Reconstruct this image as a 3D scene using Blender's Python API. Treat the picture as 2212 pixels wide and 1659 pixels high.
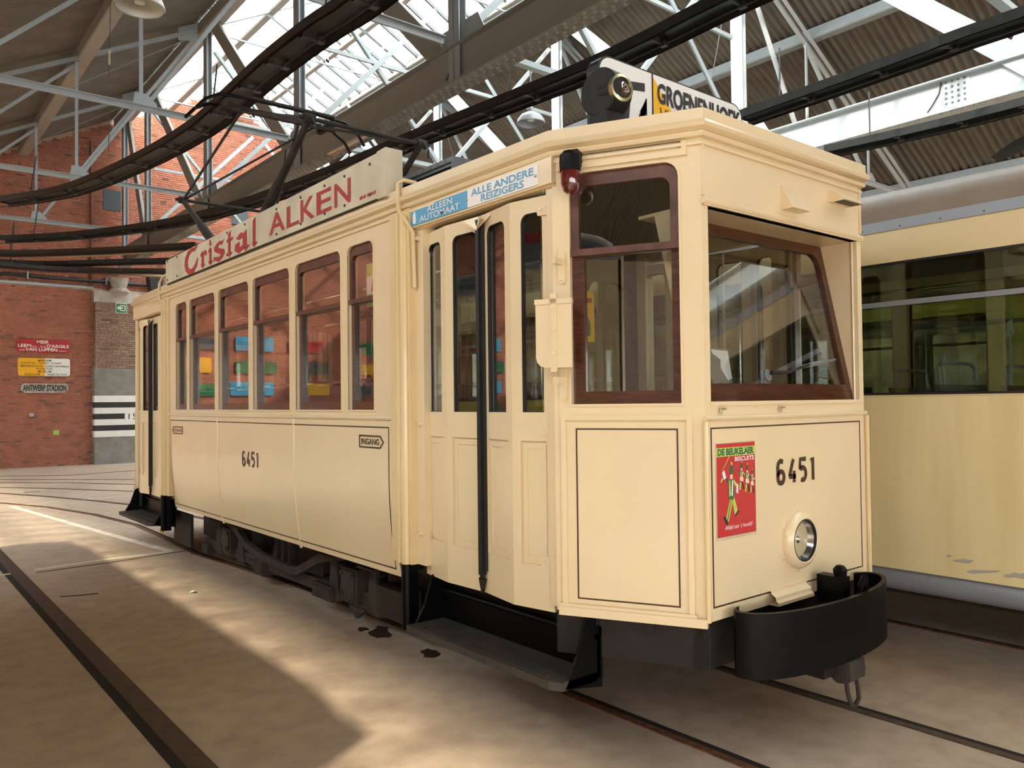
import bpy, bmesh, math, random
from mathutils import Vector, Matrix
random.seed(7)
PI = math.pi
for o in list(bpy.data.objects): bpy.data.objects.remove(o)
scene = bpy.context.scene
COL = scene.collection

# ------------------------------------------------------------------ camera, sky, sun, exposure
FPX, CX, CY = 1722.0, 1106.0, 829.5
EYE = Vector((0.0, 0.0, 1.7))
def _unit(u, v):
    return Vector((u - CX, v - CY, FPX)).normalized()
_ey = _unit(-301, 884); _ex = _unit(3215, 843)
_ex = (_ex - _ey * _ex.dot(_ey)).normalized()
_ez = _ex.cross(_ey)
if _ez.y > 0: _ez = -_ez
RM = Matrix((_ex, _ey, _ez))                       # image axes (right, down, forward) -> world
cam_d = bpy.data.cameras.new('camera'); cam = bpy.data.objects.new('camera', cam_d); COL.objects.link(cam)
cam_d.sensor_fit = 'HORIZONTAL'; cam_d.sensor_width = 36.0; cam_d.lens = 36.0 * FPX / 2212.0
cam_d.clip_start = 0.05; cam_d.clip_end = 300
_r, _d, _f = RM @ Vector((1, 0, 0)), RM @ Vector((0, 1, 0)), RM @ Vector((0, 0, 1))
_m = Matrix((_r, -_d, -_f)).transposed().to_4x4(); _m.translation = EYE
cam.matrix_world = _m
scene.camera = cam

world = bpy.data.worlds.new('sky'); scene.world = world; world.use_nodes = True
_n = world.node_tree.nodes; _bg = _n['Background']
_bg.inputs['Color'].default_value = (0.93, 0.97, 1.0, 1); _bg.inputs['Strength'].default_value = 6.2
sun_d = bpy.data.lights.new('sun', 'SUN'); sun = bpy.data.objects.new('sun', sun_d); COL.objects.link(sun)
SUN_DIR = Vector((1.05, 0.62, -1.0)).normalized()
sun_d.energy = 8.2; sun_d.angle = math.radians(1.1); sun_d.color = (1.0, 0.86, 0.66)
sun.rotation_euler = SUN_DIR.to_track_quat('-Z', 'Y').to_euler(); sun.location = (-30, -20, 40)
vs = scene.view_settings
vs.view_transform = 'Standard'; vs.look = 'None'; vs.gamma = 1.0; vs.use_curve_mapping = False
vs.exposure = 0.85
scene.cycles.max_bounces = 7; scene.cycles.diffuse_bounces = 4; scene.cycles.glossy_bounces = 3
scene.cycles.transmission_bounces = 4; scene.cycles.transparent_max_bounces = 14
scene.cycles.caustics_reflective = False; scene.cycles.caustics_refractive = False
scene.cycles.sample_clamp_indirect = 6.0

def ray(u, v): return RM @ Vector((u - CX, v - CY, FPX))
def onax(u, v, ax, val):
    r = ray(u, v); t = (val - EYE[ax]) / r[ax]; return EYE + r * t
def onx(u, v, x): return onax(u, v, 0, x)
def ony(u, v, y): return onax(u, v, 1, y)
def onz(u, v, z=0.0): return onax(u, v, 2, z)

# ------------------------------------------------------------------ materials
def lin(c):
    return tuple(((x / 255) / 12.92 if x / 255 <= 0.04045 else ((x / 255 + 0.055) / 1.055) ** 2.4) for x in c) + (1.0,)
MATS = {}
def newmat(name):
    m = bpy.data.materials.new(name); m.use_nodes = True; MATS[name] = m
    return m, m.node_tree.nodes, m.node_tree.links, m.node_tree.nodes['Principled BSDF']
def pmat(name, rgb, rough=0.5, metal=0.0, spec=0.5, var=0.0, scale=6.0, coat=0.0, rgb2=None, bump=0.0, detail=6.0, stretch=None):
    m, n, l, b = newmat(name)
    b.inputs['Roughness'].default_value = rough; b.inputs['Metallic'].default_value = metal
    b.inputs['Specular IOR Level'].default_value = spec; b.inputs['Coat Weight'].default_value = coat
    b.inputs['Coat Roughness'].default_value = 0.06
    c = lin(rgb)
    if var > 0 or rgb2 or bump:
        tc = n.new('ShaderNodeTexCoord'); nz = n.new('ShaderNodeTexNoise')
        nz.inputs['Scale'].default_value = scale; nz.inputs['Detail'].default_value = detail
        if stretch:
            mp = n.new('ShaderNodeMapping'); mp.inputs['Scale'].default_value = stretch
            l.new(tc.outputs['Object'], mp.inputs['Vector']); l.new(mp.outputs['Vector'], nz.inputs['Vector'])
        else:
            l.new(tc.outputs['Object'], nz.inputs['Vector'])
        rp = n.new('ShaderNodeValToRGB'); l.new(nz.outputs['Fac'], rp.inputs['Fac'])
        c2 = lin(rgb2) if rgb2 else tuple(x * (1 - var) for x in c[:3]) + (1,)
        rp.color_ramp.elements[0].position = 0.35; rp.color_ramp.elements[1].position = 0.68
        rp.color_ramp.elements[0].color = c2; rp.color_ramp.elements[1].color = c
        l.new(rp.outputs['Color'], b.inputs['Base Color'])
        if bump:
            bp = n.new('ShaderNodeBump'); bp.inputs['Strength'].default_value = bump; bp.inputs['Distance'].default_value = 0.01
            l.new(nz.outputs['Fac'], bp.inputs['Height']); l.new(bp.outputs['Normal'], b.inputs['Normal'])
    else:
        b.inputs['Base Color'].default_value = c
    return m
pmat('cream', (224, 203, 164), 0.3, var=0.04, scale=2.5, coat=0.25)
pmat('cream_post', (222, 197, 148), 0.32, var=0.05, scale=3, coat=0.2)
pmat('board_white', (214, 203, 176), 0.55, var=0.12, scale=3, rgb2=(188, 176, 148))
pmat('brown_wood', (84, 42, 24), 0.3, rgb2=(52, 24, 14), scale=9, stretch=(1, 1, 9), coat=0.4)
pmat('brown_paint', (96, 58, 42), 0.4, rgb2=(70, 38, 28), scale=12)
pmat('dark_wood', (62, 40, 26), 0.45, rgb2=(40, 24, 15), scale=7, stretch=(1, 1, 6))
pmat('black_gloss', (7, 7, 7), 0.4, spec=0.14, var=0.3, scale=9)
pmat('black_matte', (24, 22, 21), 0.6, spec=0.3, rgb2=(36, 32, 29), scale=7)
pmat('black_step', (44, 42, 40), 0.75, rgb2=(66, 58, 50), scale=6)
pmat('grime_iron', (40, 36, 34), 0.8, spec=0.3, rgb2=(62, 53, 46), scale=5, bump=0.2)
pmat('trough_wood', (52, 44, 38), 0.6, rgb2=(36, 30, 26), scale=8, stretch=(4, 1, 1))
pmat('trough_black', (26, 26, 28), 0.5, rgb2=(40, 39, 40), scale=8)
pmat('truss_steel', (156, 164, 168), 0.5, var=0.08, scale=6)
pmat('girder_taupe', (144, 141, 136), 0.6, var=0.06, scale=3)
pmat('girder_sunlit', (196, 202, 206), 0.5, var=0.03)  # same steelwork as the taupe girder, with sunlight put into a paler colour
pmat('sheet_roof', (116, 108, 98), 0.7, rgb2=(100, 92, 84), scale=1.4)
pmat('sheet_plain', (136, 127, 116), 0.7)
pmat('purlin_paint', (156, 151, 142), 0.6, var=0.1); pmat('bar_grey', (96, 99, 102), 0.6); pmat('lamp_grey', (150, 154, 160), 0.4)
pmat('mortar', (204, 176, 154), 0.95, rgb2=(176, 148, 128), scale=9)
pmat('plaster_grey', (136, 134, 128), 0.9, rgb2=(120, 117, 110), scale=5)
pmat('stone_white', (190, 184, 174), 0.85, rgb2=(160, 152, 142), scale=6)
pmat('paint_white', (226, 224, 220), 0.6, var=0.06)
pmat('paint_black', (40, 39, 40), 0.6, var=0.2)
pmat('rust', (132, 82, 50), 0.75, rgb2=(82, 56, 42), scale=22)
pmat('rail_dark', (86, 66, 54), 0.6, rgb2=(62, 47, 39), scale=16)
pmat('groove', (30, 24, 20), 0.95)
pmat('red_sign', (172, 28, 34), 0.35); pmat('yellow_sign', (236, 176, 20), 0.35)
pmat('white_sign', (232, 230, 224), 0.35); pmat('black_print', (28, 26, 26), 0.5)
pmat('brown_print', (58, 36, 24), 0.45); pmat('red_print', (172, 44, 40), 0.5, var=0.15, scale=14)
pmat('blue_sign', (72, 158, 200), 0.35); pmat('blue_print', (92, 156, 196), 0.4)
pmat('green_sign', (20, 116, 74), 0.4); pmat('lime_paper', (176, 210, 110), 0.6)
pmat('poster_red', (186, 44, 52), 0.3); pmat('poster_green', (40, 96, 74), 0.35); pmat('poster_lime', (176, 200, 90), 0.35)
pmat('poster_flesh', (236, 190, 170), 0.35); pmat('poster_white', (236, 226, 236), 0.35); pmat('poster_dark', (30, 34, 40), 0.35)
pmat('chrome', (220, 222, 224), 0.12, metal=1.0); pmat('brass', (176, 168, 132), 0.3, metal=0.9)
pmat('reflector', (200, 202, 204), 0.2, metal=1.0)
pmat('grey_paint', (112, 116, 120), 0.5, var=0.12); pmat('roof_grey', (104, 106, 108), 0.8, var=0.2)
pmat('slate_panel', (66, 72, 80), 0.7); pmat('speaker_black', (26, 26, 27), 0.6)
pmat('copper_pipe', (96, 62, 48), 0.5); pmat('pipe_black', (34, 34, 38), 0.45)
pmat('lamp_enamel', (196, 194, 184), 0.35); pmat('cable', (46, 44, 42), 0.6); pmat('rope_pale', (196, 186, 160), 0.7)
pmat('wood_pole', (150, 130, 98), 0.7, var=0.15)
pmat('tram_dirty', (240, 220, 168), 0.4, rgb2=(224, 203, 148), scale=1.6, stretch=(1, 3, .35))
pmat('tram_upper', (220, 198, 152), 0.35, var=0.05); pmat('tram_roof', (140, 124, 108), 0.5, var=0.1)
pmat('trim_grey', (146, 150, 156), 0.4, metal=0.3); pmat('tram_yellow', (232, 214, 110), 0.45, var=0.08)
pmat('tram_green_roof', (150, 176, 166), 0.5, var=0.1); pmat('lining', (118, 106, 84), 0.5); pmat('lining_dark', (84, 70, 54), 0.5)
pmat('leather', (62, 52, 50), 0.45); pmat('lilac_seat', (104, 92, 104), 0.4)
pmat('paper_grey', (96, 104, 108), 0.6); pmat('paper_white', (222, 224, 226), 0.6)
pmat('rubber', (20, 20, 21), 0.5); pmat('peel', (176, 168, 152), 0.8); pmat('stain', (66, 52, 42), 0.35)
pmat('yellow_tap', (230, 200, 40), 0.4); pmat('crack', (54, 44, 37), 0.95)
pmat('line_white', (240, 230, 212), 0.7, rgb2=(214, 200, 180), scale=6)
pmat('wall_far', (170, 150, 132), 0.9, var=0.1)

def glass_mat(name, tint, rough=0.0, base=0.05):    # thin pane: Schlick reflection over a clear tint
    m, n, l, b = newmat(name); n.remove(b); out = n['Material Output']
    tr = n.new('ShaderNodeBsdfTransparent'); tr.inputs['Color'].default_value = tint
    gl = n.new('ShaderNodeBsdfGlossy'); gl.inputs['Roughness'].default_value = rough; gl.inputs['Color'].default_value = (1, 1, 1, 1)
    ge = n.new('ShaderNodeNewGeometry'); dt = n.new('ShaderNodeVectorMath'); dt.operation = 'DOT_PRODUCT'
    l.new(ge.outputs['Normal'], dt.inputs[0]); l.new(ge.outputs['Incoming'], dt.inputs[1])
    def mth(op, x, y=None):
        q = n.new('ShaderNodeMath'); q.operation = op; q.use_clamp = op == 'MULTIPLY_ADD'
        l.new(x, q.inputs[0])
        if y is not None: q.inputs[1].default_value = y
        return q
    ab_ = mth('ABSOLUTE', dt.outputs['Value']); om = mth('MULTIPLY_ADD', ab_.outputs[0], -1.0); om.inputs[2].default_value = 1.0
    pw = mth('POWER', om.outputs[0], 5.0); mu = mth('MULTIPLY_ADD', pw.outputs[0], 0.9); mu.inputs[2].default_value = base
    mx = n.new('ShaderNodeMixShader'); l.new(mu.outputs[0], mx.inputs[0])
    l.new(tr.outputs[0], mx.inputs[1]); l.new(gl.outputs[0], mx.inputs[2]); l.new(mx.outputs[0], out.inputs['Surface'])
glass_mat('glass', (0.88, 0.89, 0.87, 1), 0.0, 0.09)
glass_mat('glass_green', (0.66, 0.72, 0.62, 1), 0.0, 0.06)
glass_mat('roof_glass', (0.93, 0.94, 0.94, 1), 0.1, 0.03)
def translucent_mat(name, col, mixt):
    m, n, l, b = newmat(name); n.remove(b); out = n['Material Output']
    tr = n.new('ShaderNodeBsdfTransparent'); tr.inputs['Color'].default_value = (0.8, 0.85, 0.85, 1)
    tl = n.new('ShaderNodeBsdfTranslucent'); tl.inputs['Color'].default_value = col
    mx = n.new('ShaderNodeMixShader'); mx.inputs[0].default_value = mixt
    l.new(tr.outputs[0], mx.inputs[1]); l.new(tl.outputs[0], mx.inputs[2]); l.new(mx.outputs[0], out.inputs['Surface'])
translucent_mat('sheet_clear', (0.72, 0.78, 0.76, 1), 0.72)
def lens_mat(name, rgb):
    m, n, l, b = newmat(name)
    b.inputs['Base Color'].default_value = lin(rgb); b.inputs['Roughness'].default_value = 0.08
    b.inputs['Transmission Weight'].default_value = 0.35; b.inputs['Coat Weight'].default_value = 1.0
lens_mat('red_glass', (96, 18, 20)); lens_mat('dark_lens', (60, 14, 22)); lens_mat('tube_glass', (196, 186, 176))
# brick: every brick a little different, by object or by island
def brick_mat(name, ca, cb, cc):
    m, n, l, b = newmat(name)
    b.inputs['Roughness'].default_value = 0.9
    oi = n.new('ShaderNodeObjectInfo'); ge = n.new('ShaderNodeNewGeometry')
    ad = n.new('ShaderNodeMath'); ad.operation = 'ADD'; fr = n.new('ShaderNodeMath'); fr.operation = 'FRACT'
    l.new(oi.outputs['Random'], ad.inputs[0]); l.new(ge.outputs['Random Per Island'], ad.inputs[1]); l.new(ad.outputs[0], fr.inputs[0])
    rp = n.new('ShaderNodeValToRGB'); l.new(fr.outputs[0], rp.inputs['Fac'])
    e = rp.color_ramp.elements; e[0].color = lin(ca); e[1].color = lin(cc)
    x = e.new(0.12); x.color = lin(cb); x = e.new(0.75); x.color = lin(((cb[0] + cc[0]) // 2, (cb[1] + cc[1]) // 2, (cb[2] + cc[2]) // 2))
    l.new(rp.outputs['Color'], b.inputs['Base Color'])
    tc = n.new('ShaderNodeTexCoord'); nz = n.new('ShaderNodeTexNoise'); nz.inputs['Scale'].default_value = 30
    bp = n.new('ShaderNodeBump'); bp.inputs['Strength'].default_value = 0.3; bp.inputs['Distance'].default_value = 0.01
    l.new(tc.outputs['Object'], nz.inputs['Vector']); l.new(nz.outputs['Fac'], bp.inputs['Height']); l.new(bp.outputs['Normal'], b.inputs['Normal'])
brick_mat('brick_red', (98, 66, 56), (152, 86, 66), (174, 104, 80))
brick_mat('brick_brown', (98, 76, 66), (134, 106, 92), (158, 132, 116))
def brick_tex(name):                                 # far-off walls outside the picture
    m, n, l, b = newmat(name); b.inputs['Roughness'].default_value = 0.9
    tc = n.new('ShaderNodeTexCoord'); mp = n.new('ShaderNodeMapping'); bt = n.new('ShaderNodeTexBrick')
    mp.inputs['Rotation'].default_value = (PI / 2, 0, 0)
    bt.inputs['Scale'].default_value = 5; bt.inputs['Color1'].default_value = lin((150, 74, 54)); bt.inputs['Color2'].default_value = lin((172, 96, 70))
    bt.inputs['Mortar'].default_value = lin((170, 148, 130)); bt.inputs['Mortar Size'].default_value = 0.03; bt.inputs['Row Height'].default_value = 0.33; bt.inputs['Brick Width'].default_value = 1.0
    l.new(tc.outputs['Object'], mp.inputs['Vector']); l.new(mp.outputs['Vector'], bt.inputs['Vector']); l.new(bt.outputs['Color'], b.inputs['Base Color'])
brick_tex('brick_far')
def floor_mat():
    m, n, l, b = newmat('concrete'); b.inputs['Roughness'].default_value = 0.62
    b.inputs['Specular IOR Level'].default_value = 0.35
    tc = n.new('ShaderNodeTexCoord')
    def noise(s, d=8, dist=0.0):
        z = n.new('ShaderNodeTexNoise'); z.inputs['Scale'].default_value = s; z.inputs['Detail'].default_value = d; z.inputs['Distortion'].default_value = dist
        l.new(tc.outputs['Object'], z.inputs['Vector']); return z
    a = noise(0.7, 8, 0.6); c = noise(7, 10); g = noise(90, 4)
    r1 = n.new('ShaderNodeValToRGB'); l.new(a.outputs['Fac'], r1.inputs['Fac'])
    r1.color_ramp.elements[0].position = 0.3; r1.color_ramp.elements[1].position = 0.72
    r1.color_ramp.elements[0].color = lin((180, 160, 140)); r1.color_ramp.elements[1].color = lin((204, 184, 163))
    r2 = n.new('ShaderNodeValToRGB'); l.new(c.outputs['Fac'], r2.inputs['Fac'])
    r2.color_ramp.elements[0].position = 0.25; r2.color_ramp.elements[1].position = 0.62
    r2.color_ramp.elements[0].color = (0.66, 0.63, 0.60, 1); r2.color_ramp.elements[1].color = (1, 1, 1, 1)
    mx = n.new('ShaderNodeMix'); mx.data_type = 'RGBA'; mx.blend_type = 'MULTIPLY'; mx.inputs['Factor'].default_value = 0.7
    l.new(r1.outputs['Color'], mx.inputs['A']); l.new(r2.outputs['Color'], mx.inputs['B'])
    l.new(mx.outputs['Result'], b.inputs['Base Color'])
    bp = n.new('ShaderNodeBump'); bp.inputs['Strength'].default_value = 0.25; bp.inputs['Distance'].default_value = 0.006
    l.new(g.outputs['Fac'], bp.inputs['Height']); l.new(bp.outputs['Normal'], b.inputs['Normal'])
floor_mat()

# ------------------------------------------------------------------ mesh helpers
class MB:
    def __init__(s): s.v = []; s.f = []; s.mi = []
    def _add(s, vs, fs, m=0):
        k = len(s.v); s.v += [tuple(x) for x in vs]
        for f in fs: s.f.append(tuple(i + k for i in f)); s.mi.append(m)
    def box(s, a, b, m=0):
        x0, x1 = sorted((a[0], b[0])); y0, y1 = sorted((a[1], b[1])); z0, z1 = sorted((a[2], b[2]))
        s._add([(x0, y0, z0), (x1, y0, z0), (x1, y1, z0), (x0, y1, z0), (x0, y0, z1), (x1, y0, z1), (x1, y1, z1), (x0, y1, z1)],
               [(0, 3, 2, 1), (4, 5, 6, 7), (0, 1, 5, 4), (1, 2, 6, 5), (2, 3, 7, 6), (3, 0, 4, 7)], m)
        return s
    def beam(s, p, q, w, h, up=(0, 0, 1), m=0):
        p, q = Vector(p), Vector(q); d = (q - p).normalized(); up = Vector(up)
        if abs(d.dot(up)) > 0.98: up = Vector((1, 0, 0)) if abs(d.x) < 0.9 else Vector((0, 1, 0))
        sd = d.cross(up).normalized(); u2 = sd.cross(d).normalized()
        a, b = sd * w / 2, u2 * h / 2
        s._add([p - a - b, p + a - b, p + a + b, p - a + b, q - a - b, q + a - b, q + a + b, q - a + b],
               [(0, 3, 2, 1), (4, 5, 6, 7), (0, 1, 5, 4), (1, 2, 6, 5), (2, 3, 7, 6), (3, 0, 4, 7)], m)
        return s
    def angle(s, p, q, w, t, up=(0, 0, 1), m=0, flip=1):       # L section
        p, q = Vector(p), Vector(q); d = (q - p).normalized(); up = Vector(up)
        if abs(d.dot(up)) > 0.98: up = Vector((0, 1, 0))
        sd = d.cross(up).normalized() * flip; u2 = sd.cross(d).normalized() * flip
        s.beam(p + u2 * w / 2, q + u2 * w / 2, t, w, u2, m)
        s.beam(p + sd * w / 2, q + sd * w / 2, w, t, u2, m)
        return s
    def tube(s, pts, r, n=8, m=0, cap=True):
        pts = [Vector(p) for p in pts]; rs = r if isinstance(r, (list, tuple)) else [r] * len(pts)
        k = len(s.v); N = None
        for i, p in enumerate(pts):
            d = (pts[min(i + 1, len(pts) - 1)] - pts[max(i - 1, 0)]).normalized()
            if N is None:
                N = d.orthogonal().normalized()
            else:
                N = (N - d * N.dot(d)).normalized()
            B = d.cross(N)
            for j in range(n):
                a = 2 * PI * j / n; s.v.append(tuple(p + (N * math.cos(a) + B * math.sin(a)) * rs[i]))
        for i in range(len(pts) - 1):
            for j in range(n):
                a, b = k + i * n + j, k + i * n + (j + 1) % n
                s.f.append((a, b, b + n, a + n)); s.mi.append(m)
        if cap:
            s.f.append(tuple(k + j for j in range(n))[::-1]); s.mi.append(m)
            e = k + (len(pts) - 1) * n; s.f.append(tuple(e + j for j in range(n))); s.mi.append(m)
        return s
    def lathe(s, o, ax, prof, n=20, m=0):                        # prof: (radius, distance along axis)
        o, ax = Vector(o), Vector(ax).normalized(); N = ax.orthogonal().normalized(); B = ax.cross(N); k = len(s.v)
        for r, d in prof:
            for j in range(n):
                a = 2 * PI * j / n; s.v.append(tuple(o + ax * d + (N * math.cos(a) + B * math.sin(a)) * max(r, 1e-4)))
        for i in range(len(prof) - 1):
            for j in range(n):
                a, b = k + i * n + j, k + i * n + (j + 1) % n
                s.f.append((a, b, b + n, a + n)); s.mi.append(m)
        return s
    def ring(s, A, B, m=0):
        k = len(s.v); n = len(A); s.v += [tuple(p) for p in A] + [tuple(p) for p in B]
        for i in range(n):
            j = (i + 1) % n; s.f.append((k + i, k + j, k + n + j, k + n + i)); s.mi.append(m)
        return s
    def poly(s, A, m=0):
        k = len(s.v); s.v += [tuple(p) for p in A]; s.f.append(tuple(range(k, k + len(A)))); s.mi.append(m); return s
    def prism(s, A, off, m=0):
        off = Vector(off); B = [Vector(p) + off for p in A]
        s.poly(A, m); s.poly(B, m); s.ring(A, B, m); return s
    def grid(s, rows, m=0):
        k = len(s.v); w = len(rows[0])
        for r in rows: s.v += [tuple(p) for p in r]
        for i in range(len(rows) - 1):
            for j in range(w - 1):
                a = k + i * w + j; s.f.append((a, a + 1, a + w + 1, a + w)); s.mi.append(m)
        return s
    def frame(s, F, outer, inner, d0, d1, m=0):
        A, B = [F(*p, d0) for p in outer], [F(*p, d0) for p in inner]
        C, D = [F(*p, d1) for p in inner], [F(*p, d1) for p in outer]
        s.ring(A, B, m); s.ring(B, C, m); s.ring(C, D, m); s.ring(D, A, m); return s
    def plate(s, F, pl, d0, d1, m=0):
        A, B = [F(*p, d0) for p in pl], [F(*p, d1) for p in pl]
        s.poly(A, m); s.poly(B, m); s.ring(A, B, m); return s
    def sheet(s, F, pl, d, m=0):
        s.poly([F(*p, d) for p in pl], m); return s
    def sweep(s, path, prof, closed=False, m=0):                 # path in plan (x, y); prof (outward, z), outward is to the right of travel
        n = len(path); P = [Vector((p[0], p[1])) for p in path]; rows = []
        for i in range(n):
            a = P[i - 1] if (closed or i > 0) else None; b = P[(i + 1) % n] if (closed or i < n - 1) else None
            d1 = (P[i] - a).normalized() if a is not None else None; d2 = (b - P[i]).normalized() if b is not None else None
            d1 = d1 or d2; d2 = d2 or d1
            n1, n2 = Vector((d1.y, -d1.x)), Vector((d2.y, -d2.x)); mt = (n1 + n2); mt = mt / max(0.2, mt.dot(n1))
            rows.append([(P[i].x + mt.x * o, P[i].y + mt.y * o, z) for o, z in prof])
        if closed: rows.append(rows[0])
        s.grid(rows, m); return s
    def mesh(s, name, mats, smooth=False, clean=True):
        me = bpy.data.meshes.new(name); me.from_pydata(s.v, [], s.f)
        if not isinstance(mats, (list, tuple)): mats = [mats]
        for x in mats: me.materials.append(MATS[x])
        if len(mats) > 1: me.polygons.foreach_set('material_index', s.mi)
        if clean:
            b = bmesh.new(); b.from_mesh(me); bmesh.ops.remove_doubles(b, verts=b.verts, dist=1e-5)
            bmesh.ops.recalc_face_normals(b, faces=b.faces); b.to_mesh(me); b.free()
        if smooth:
            me.polygons.foreach_set('use_smooth', [True] * len(me.polygons))
            try: me.set_sharp_from_angle(angle=math.radians(35))
            except Exception: pass
        me.update(); return me
    def build(s, name, mats, parent=None, smooth=False, clean=True):
        o = bpy.data.objects.new(name, s.mesh(name, mats, smooth, clean)); COL.objects.link(o)
        if parent: o.parent = parent
        return o
def B(a, b): return MB().box(a, b)
def empty(name, loc=(0, 0, 0)):
    # parts keep world coordinates: the thing's base point is stored, its matrix stays the identity
    o = bpy.data.objects.new(name, None); COL.objects.link(o); o.empty_display_size = 0.2; return o
def tag(o, label, cat=None, group=None, kind=None):
    o['label'] = label
    if cat: o['category'] = cat
    if group: o['group'] = group
    if kind: o['kind'] = kind
    return o
def inst(me, name, parent=None, mw=None):
    o = bpy.data.objects.new(name, me); COL.objects.link(o)
    if parent: o.parent = parent
    if mw is not None: o.matrix_local = mw
    return o
def face(o, U, N):
    o, U, N = Vector(o), Vector(U).normalized(), Vector(N).normalized()
    return lambda u, v, d=0.0: o + U * u + N * d + Vector((0, 0, v))
def rrect(u0, u1, v0, v1, rt=0.0, rb=0.0, n=5):
    out = []
    for (cu, cv, r, a0) in ((u0, v0, rb, PI), (u1, v0, rb, 1.5 * PI), (u1, v1, rt, 0), (u0, v1, rt, PI / 2)):
        ox = cu + (r if cu == u0 else -r); oy = cv + (r if cv == v0 else -r)
        for k in range(n + 1):
            a = a0 + PI / 2 * k / n; out.append((ox + r * math.cos(a), oy + r * math.sin(a)))
    return out
def rect(u0, u1, v0, v1): return [(u0, v0), (u1, v0), (u1, v1), (u0, v1)]
def circ(u, v, r, n=16): return [(u + r * math.cos(2 * PI * k / n), v + r * math.sin(2 * PI * k / n)) for k in range(n)]
def text(name, s, F, u0, u1, v0, v1, d, mat, parent, bold=0.0, shear=0.0, thick=0.0015, spacing=1.0):
    cu = bpy.data.curves.new(name, 'FONT'); cu.body = s; cu.offset = bold; cu.shear = shear; cu.resolution_u = 3; cu.space_character = spacing
    to = bpy.data.objects.new('tmp', cu); COL.objects.link(to)
    dg = bpy.context.evaluated_depsgraph_get(); dg.update()
    me = bpy.data.meshes.new_from_object(to.evaluated_get(dg)); bpy.data.objects.remove(to)
    xs = [v.co.x for v in me.vertices]; ys = [v.co.y for v in me.vertices]
    ax, bx, ay, by = min(xs), max(xs), min(ys), max(ys)
    mb = MB(); k = [tuple(F(u0 + (v.co.x - ax) / (bx - ax) * (u1 - u0), v0 + (v.co.y - ay) / (by - ay) * (v1 - v0), d)) for v in me.vertices]
    mb.v = k; mb.f = [tuple(p.vertices) for p in me.polygons]; mb.mi = [0] * len(mb.f)
    bpy.data.meshes.remove(me)
    return mb.build(name, mat, parent, clean=False)
def strip(pts, w):                                              # flat ribbon on the floor
    P = [Vector((p[0], p[1])) for p in pts]; L, R = [], []
    for i, p in enumerate(P):
        d = (P[min(i + 1, len(P) - 1)] - P[max(i - 1, 0)]).normalized(); nn = Vector((-d.y, d.x)) * w / 2
        L.append(p + nn); R.append(p - nn)
    return L, R
def ribbon(pts, w, z0, z1, m=0, mb=None):
    mb = mb or MB(); L, R = strip(pts, w)
    rows = [[(l.x, l.y, z0), (l.x, l.y, z1), (r.x, r.y, z1), (r.x, r.y, z0)] for l, r in zip(L, R)]
    mb.grid(rows, m); mb.poly(rows[0], m); mb.poly(rows[-1], m); return mb

def bolts(name, mat, parent, items, prof, n=8):                   # items: (point, axis) ; one object each, one mesh
    me = None
    for p, ax in items:
        if me is None:
            me = MB().lathe((0, 0, 0), (0, 0, 1), prof, n).mesh(name, mat)
        q = Vector(ax).normalized().to_track_quat('Z', 'Y').to_matrix().to_4x4()
        inst(me, name, parent, Matrix.Translation(Vector(p)) @ q)
# ------------------------------------------------------------------ the hall
YB, YF = 26.2, -14.0                       # back wall, open front
XG = (5.9, 12.15)                          # the two lattice girders of the glazed nave
ZG0, ZG1, ZT, PT = 5.83, 6.34, 10.42, 0.52
XR, ZR = 9.02, 10.42 + 0.52 * 3.12
TRY = [-6.1, -1.25, 3.6, 8.45, 13.3, 18.15, 23.0]
def struct(o, label): return tag(o, label, kind='structure')
fl = MB(); fl.poly([(-21.6, YF - 6, 0), (19.3, YF - 6, 0), (19.3, YB + .4, 0), (-21.6, YB + .4, 0)])
fl.ring([(-21.6, YF - 6, 0), (19.3, YF - 6, 0), (19.3, YB + .4, 0), (-21.6, YB + .4, 0)], [(-21.6, YF - 6, -.2), (19.3, YF - 6, -.2), (19.3, YB + .4, -.2), (-21.6, YB + .4, -.2)])
floor = struct(fl.build('floor', 'concrete'), 'worn brown-grey concrete floor with tram rails set into it')

# back wall: slab in gable outline, bricks laid on it
def roofz(x):
    x = x if x > -4.75 else -9.5 - x + 0 if x > -8.3 else x
    if x < -8.3: return ZT - PT * (-8.3 - x) if False else ZT
    if x < XG[0]: return ZT - PT * (XG[0] - x)
    if x < XR: return ZT + PT * (x - XG[0])
    if x < XG[1]: return ZT + PT * (XG[1] - x)
    return ZT - PT * (x - XG[1])
outl = [(-21.6, 0), (19.3, 0), (19.3, 6.7), (12.15, ZT), (XR, ZR), (5.9, ZT), (-1.2, 6.73), (-8.3, ZT), (-11.42, ZR), (-14.55, ZT), (-21.6, 6.73)]
wb = MB().prism([(x, YB, z) for x, z in outl], (0, .35, 0)).build('wall_back', 'brick_far')
struct(wb, 'red brick gable wall at the far end of the hall')
ledge_z = 5.2
mt = MB(); mt.prism([(1.2, YB - .02, ledge_z), (12.0, YB - .02, ledge_z), (12.0, YB - .02, ZT), (XR, YB - .02, ZR - .02), (5.9, YB - .02, ZT - .02), (1.2, YB - .02, ZT - PT * 4.7 - .02)], (0, .05, 0))
mt.box((1.2, 26.07, 0), (12, YB, ledge_z)); mt.build('mortar_bed', 'mortar', wb)
BL, BH, BG = 0.20, 0.047, 0.019
rb_ = random.Random(21)
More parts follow.
